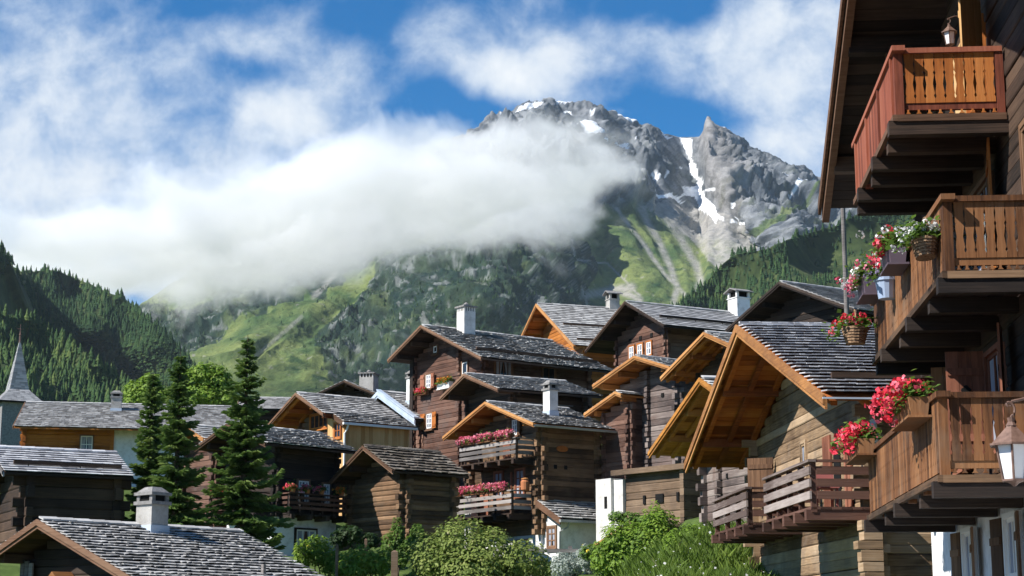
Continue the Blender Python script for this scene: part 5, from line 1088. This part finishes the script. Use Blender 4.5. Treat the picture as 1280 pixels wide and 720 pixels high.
# ------------------------------------------------------------------ trees
def spruce(label, px, py_tip, py_base, d, halfw, lean=0.0, seed=0):
    rg = np.random.default_rng(seed); tip = at(px, py_tip, d); k = d/FPX; base = at(px, py_base, d); gz = min(float(ground_z(base[0], d)), base[2]); Ht = tip[2]-gz; Wd = halfw*k*1.06; r = empty('spruce_tree', (base[0], d, gz-.1), rg.random()*6, label, 'tree')
    tr = MB(); tr.tube([(0,0,0),(0,0,Ht*.5),(0,0,Ht+.05)], [.13*Ht/6,.07*Ht/6,.008], 8); tr.obj('trunk', ['bark'], r)
    Pv = []; D_ = []; Rv = []; Sz = []; z = Ht*.035; bm = MB()
    while z < Ht*.985:
        f = z/Ht; ln = Wd*((1-f)**.74)*(.90 if f > .10 else .75)+.05; nb = max(4, int(9-4*f)); a0 = rg.random()*6.28
        for i in range(nb):
            if rg.random() < .10: continue
            a = a0+i*6.283/nb+rg.normal()*.35; l_ = ln*rg.choice([rg.uniform(.45, .8), rg.uniform(.8, 1.05), rg.uniform(1.0, 1.36)], p=[.3, .45, .25]); dirh = np.array([math.cos(a), math.sin(a), 0]); side = np.array([-math.sin(a), math.cos(a), 0])
            zb_ = z+rg.normal()*Ht*.012; n = max(4, int(l_/.055)); tone = rg.normal(0, .15); dr = rg.uniform(.25, .62)*(1.15-.7*f); upt = rg.uniform(.1, .45)
            for j in range(n):
                s_ = (j+.6)/n; zz = zb_+l_*(.16*s_-dr*s_*s_+upt*s_**4); c = dirh*l_*s_+np.array([0,0,zz])
                wdt = l_*.30*(1-s_)**.6*(s_**.3)+.03
                for sg in (-1, -.5, 0, .5, 1):
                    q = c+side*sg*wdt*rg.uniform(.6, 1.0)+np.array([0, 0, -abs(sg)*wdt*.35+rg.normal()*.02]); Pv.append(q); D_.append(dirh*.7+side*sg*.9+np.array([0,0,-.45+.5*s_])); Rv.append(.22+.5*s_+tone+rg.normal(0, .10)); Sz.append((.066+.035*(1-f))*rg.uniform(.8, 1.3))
            if f < .8: bm.tube([np.array([0,0,zb_]), dirh*l_*.5+np.array([0,0,zb_-.03*l_])], [.018,.008], 4)
        z += Ht*(.020+.012*rg.random())*(1.0-.3*f)
    bm.obj('branches', ['bark'], r); Pv, D_, Rv, Sz = map(np.array, (Pv, D_, Rv, Sz)); D_ /= np.linalg.norm(D_, axis=1)[:, None]
    # each spray: two crossed blades along its direction
    n = len(Pv); s = (Sz*rg.uniform(.8, 1.3, n))[:, None]; up = np.array([[0, 0, 1.0]]); b1 = np.cross(D_, up); b1 /= np.linalg.norm(b1, axis=1)[:, None]; b2 = np.cross(D_, b1)
    tipv = Pv+D_*s*1.5+np.array([0, 0, -.02]); V = np.stack([Pv-D_*s*.4, Pv+b1*s*.40+D_*s*.4, tipv, Pv-b1*s*.40+D_*s*.4, Pv-D_*s*.4, Pv+b2*s*.34+D_*s*.4, tipv, Pv-b2*s*.34+D_*s*.4], 1).reshape(-1, 3)
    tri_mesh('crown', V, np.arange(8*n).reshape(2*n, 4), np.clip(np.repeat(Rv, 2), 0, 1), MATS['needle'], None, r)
    return r
spruce('tall pointed spruce standing free before the dark chalet', 302, 416, 690, 55, 57, seed=3)
spruce('darker spruce with twin look behind the stubby grey chimney', 217, 438, 690, 55.5, 46, seed=5)
spruce('slimmer spruce at the left edge of the spruce pair', 183, 464, 690, 57.5, 36, seed=8)
def broadleaf(label, lobes, n, size, material, seed=0):
    r = bush('broadleaf_tree', label, 'tree', lobes, n, size, material, stems=4)
    tr = MB(); c = np.asarray(lobes)[:, :3].mean(0); gz = r.location.z; tr.tube([(0,0,-.3),(0.05,0,(c[2]-gz)*.5),(0,0,c[2]-gz)], [.16,.12,.06], 8); tr.obj('trunk', ['bark'], r); return r
broadleaf('bright green round tree left of the spruces behind the long house', [L_(170,492,105,16,17),L_(187,482,105,14,16),L_(180,500,105,24,16),L_(200,496,105,13,14)], 3400, .17, 'leaf_bright')
broadleaf('wide green tree between the two spruces behind the long house', [L_(236,478,106,18,20),L_(256,470,106,18,18),L_(274,478,106,16,22),L_(250,498,106,34,18),L_(282,496,106,16,16)], 5200, .17, 'leaf_bright')
# ------------------------------------------------------------------ shrubs and meadow
bush('bush', 'large olive green bush in front of the flower chalet', 'bush', [L_(540,700,57,32,36),L_(575,682,57,34,36),L_(612,690,57,36,32),L_(648,700,57,36,26),L_(590,712,57,60,30),L_(676,712,57,18,16)], 11000, .085, 'leaf_olive', 9)
bush('bush', 'bright green bush below the white cornered log shed', 'bush', [L_(800,684,50,32,34),L_(772,676,50,22,24),L_(756,696,50,18,22),L_(832,672,50,22,28),L_(822,662,50,22,32),L_(780,704,50,30,22),L_(840,690,50,24,26),L_(812,706,50,44,24)], 12000, .075, 'leaf_bright', 8)
bush('bush', 'leafy shrub at the foot of the silver grey barn', 'bush', [L_(868,682,46,22,28),L_(846,686,46,18,24),L_(888,694,46,20,18),L_(852,702,46,26,20)], 4200, .07, 'leaf_bright', 5)
bush('bush', 'silvery white leaved shrub left of the yellow flowers', 'bush', [L_(706,708,53,18,18),L_(735,702,53,20,20),L_(752,714,53,16,12)], 3600, .06, 'leaf_silver', 5)
bush('flowering_shrub', 'low shrub dotted with yellow flowers beside the brown handrail', 'shrub', [L_(768,696,51.5,16,16),L_(754,708,51.5,16,12),L_(738,690,52.5,14,10)], 2400, .06, 'leaf_green', 4, flowers=('bloom_yellow', 90, .07, -.1))
bush('leafy_plant', 'tall bright leafy plants left of the fence posts by the white ground floor', 'plant', [L_(378,692,58,12,18),L_(396,688,58,16,20),L_(412,700,58,14,18),L_(430,704,58,22,16)], 3600, .075, 'leaf_bright', 6, flowers=('bloom_yellow', 70, .06, .2))
bush('leafy_plant', 'bright leafy plants right of the fence posts under the old barn', 'plant', [L_(452,698,57,18,18),L_(474,704,57,18,18),L_(440,712,57,26,12)], 2800, .075, 'leaf_bright', 5)
bush('fern', 'dark green ferns in the shade of the old barn', 'plant', [L_(438,668,61,16,12),L_(424,674,61,12,12),L_(462,676,61,12,10)], 1500, .09, 'leaf_dark', 4)
bush('shrub', 'upright dark green shrub at the corner of the old barn', 'shrub', [L_(497,672,60,9,26),L_(488,682,60,12,18),L_(504,690,60,12,18)], 2400, .07, 'leaf_green', 4)
bush('shrub', 'small rounded green shrub between the barn corner and the olive bush', 'shrub', [L_(522,668,60.5,9,14),L_(516,680,60.5,12,12)], 1200, .07, 'leaf_green', 3)
bush('shrub', 'dark low shrub against the white plastered corner of the log shed', 'shrub', [L_(772,646,62,12,7),L_(788,650,62,14,10),L_(806,652,62,16,9),L_(822,648,62,10,8)], 2200, .075, 'leaf_green', 5)
def meadow():
    n = 26000; x = rng.uniform(.5, 6.6, n); y = rng.uniform(36.5, 50, n); ok = x > 2.2+.35*rng.random(n)+np.where(y > 46, .6, 0); x, y = x[ok], y[ok]; n = len(x)
    z = ground_z(x, y)+.05; hgt = rng.uniform(.14, .40, n)*(1+.5*fbm(x, y, 0*x, 3)); a = rng.uniform(0, 6.28, n); w_ = rng.uniform(.008, .018, n)
    p = np.stack([x, y, z-.1], 1); sd = np.stack([np.cos(a), np.sin(a), 0*a], 1); ln_ = np.stack([rng.normal(0, .35, n), rng.normal(0, .35, n), 0*a], 1)*hgt[:, None]
    up = np.stack([0*a, 0*a, hgt], 1); V = np.stack([p-sd*w_[:, None], p+sd*w_[:, None], p+up*.6+ln_*.35+sd*w_[:, None]*.7, p+up*1.1+ln_], 1).reshape(-1, 3)
    o = tri_mesh('grass', V, np.arange(4*n).reshape(n, 4), np.clip(.45+.25*fbm(x/1.5, y/1.5, 0*x+5, 3)+rng.normal(0, .18, n), 0, 1), MATS['grass_blade'], 'tall sunlit meadow grass on the slope below the barns'); o['kind'] = 'stuff'
    m = 110; i = rng.integers(0, n, m); i = i[(x[i] > 2)]; m = len(i); P_ = np.stack([x[i], y[i], z[i]+hgt[i]*.95], 1)
    f = leaves('meadow_flowers', P_, np.array([[0, -.4, 1.0]]), .07, MATS['bloom_white'], None, aspect=1.0); f['kind'] = 'stuff'; f['label'] = 'small white flowers scattered in the meadow grass'
meadow()
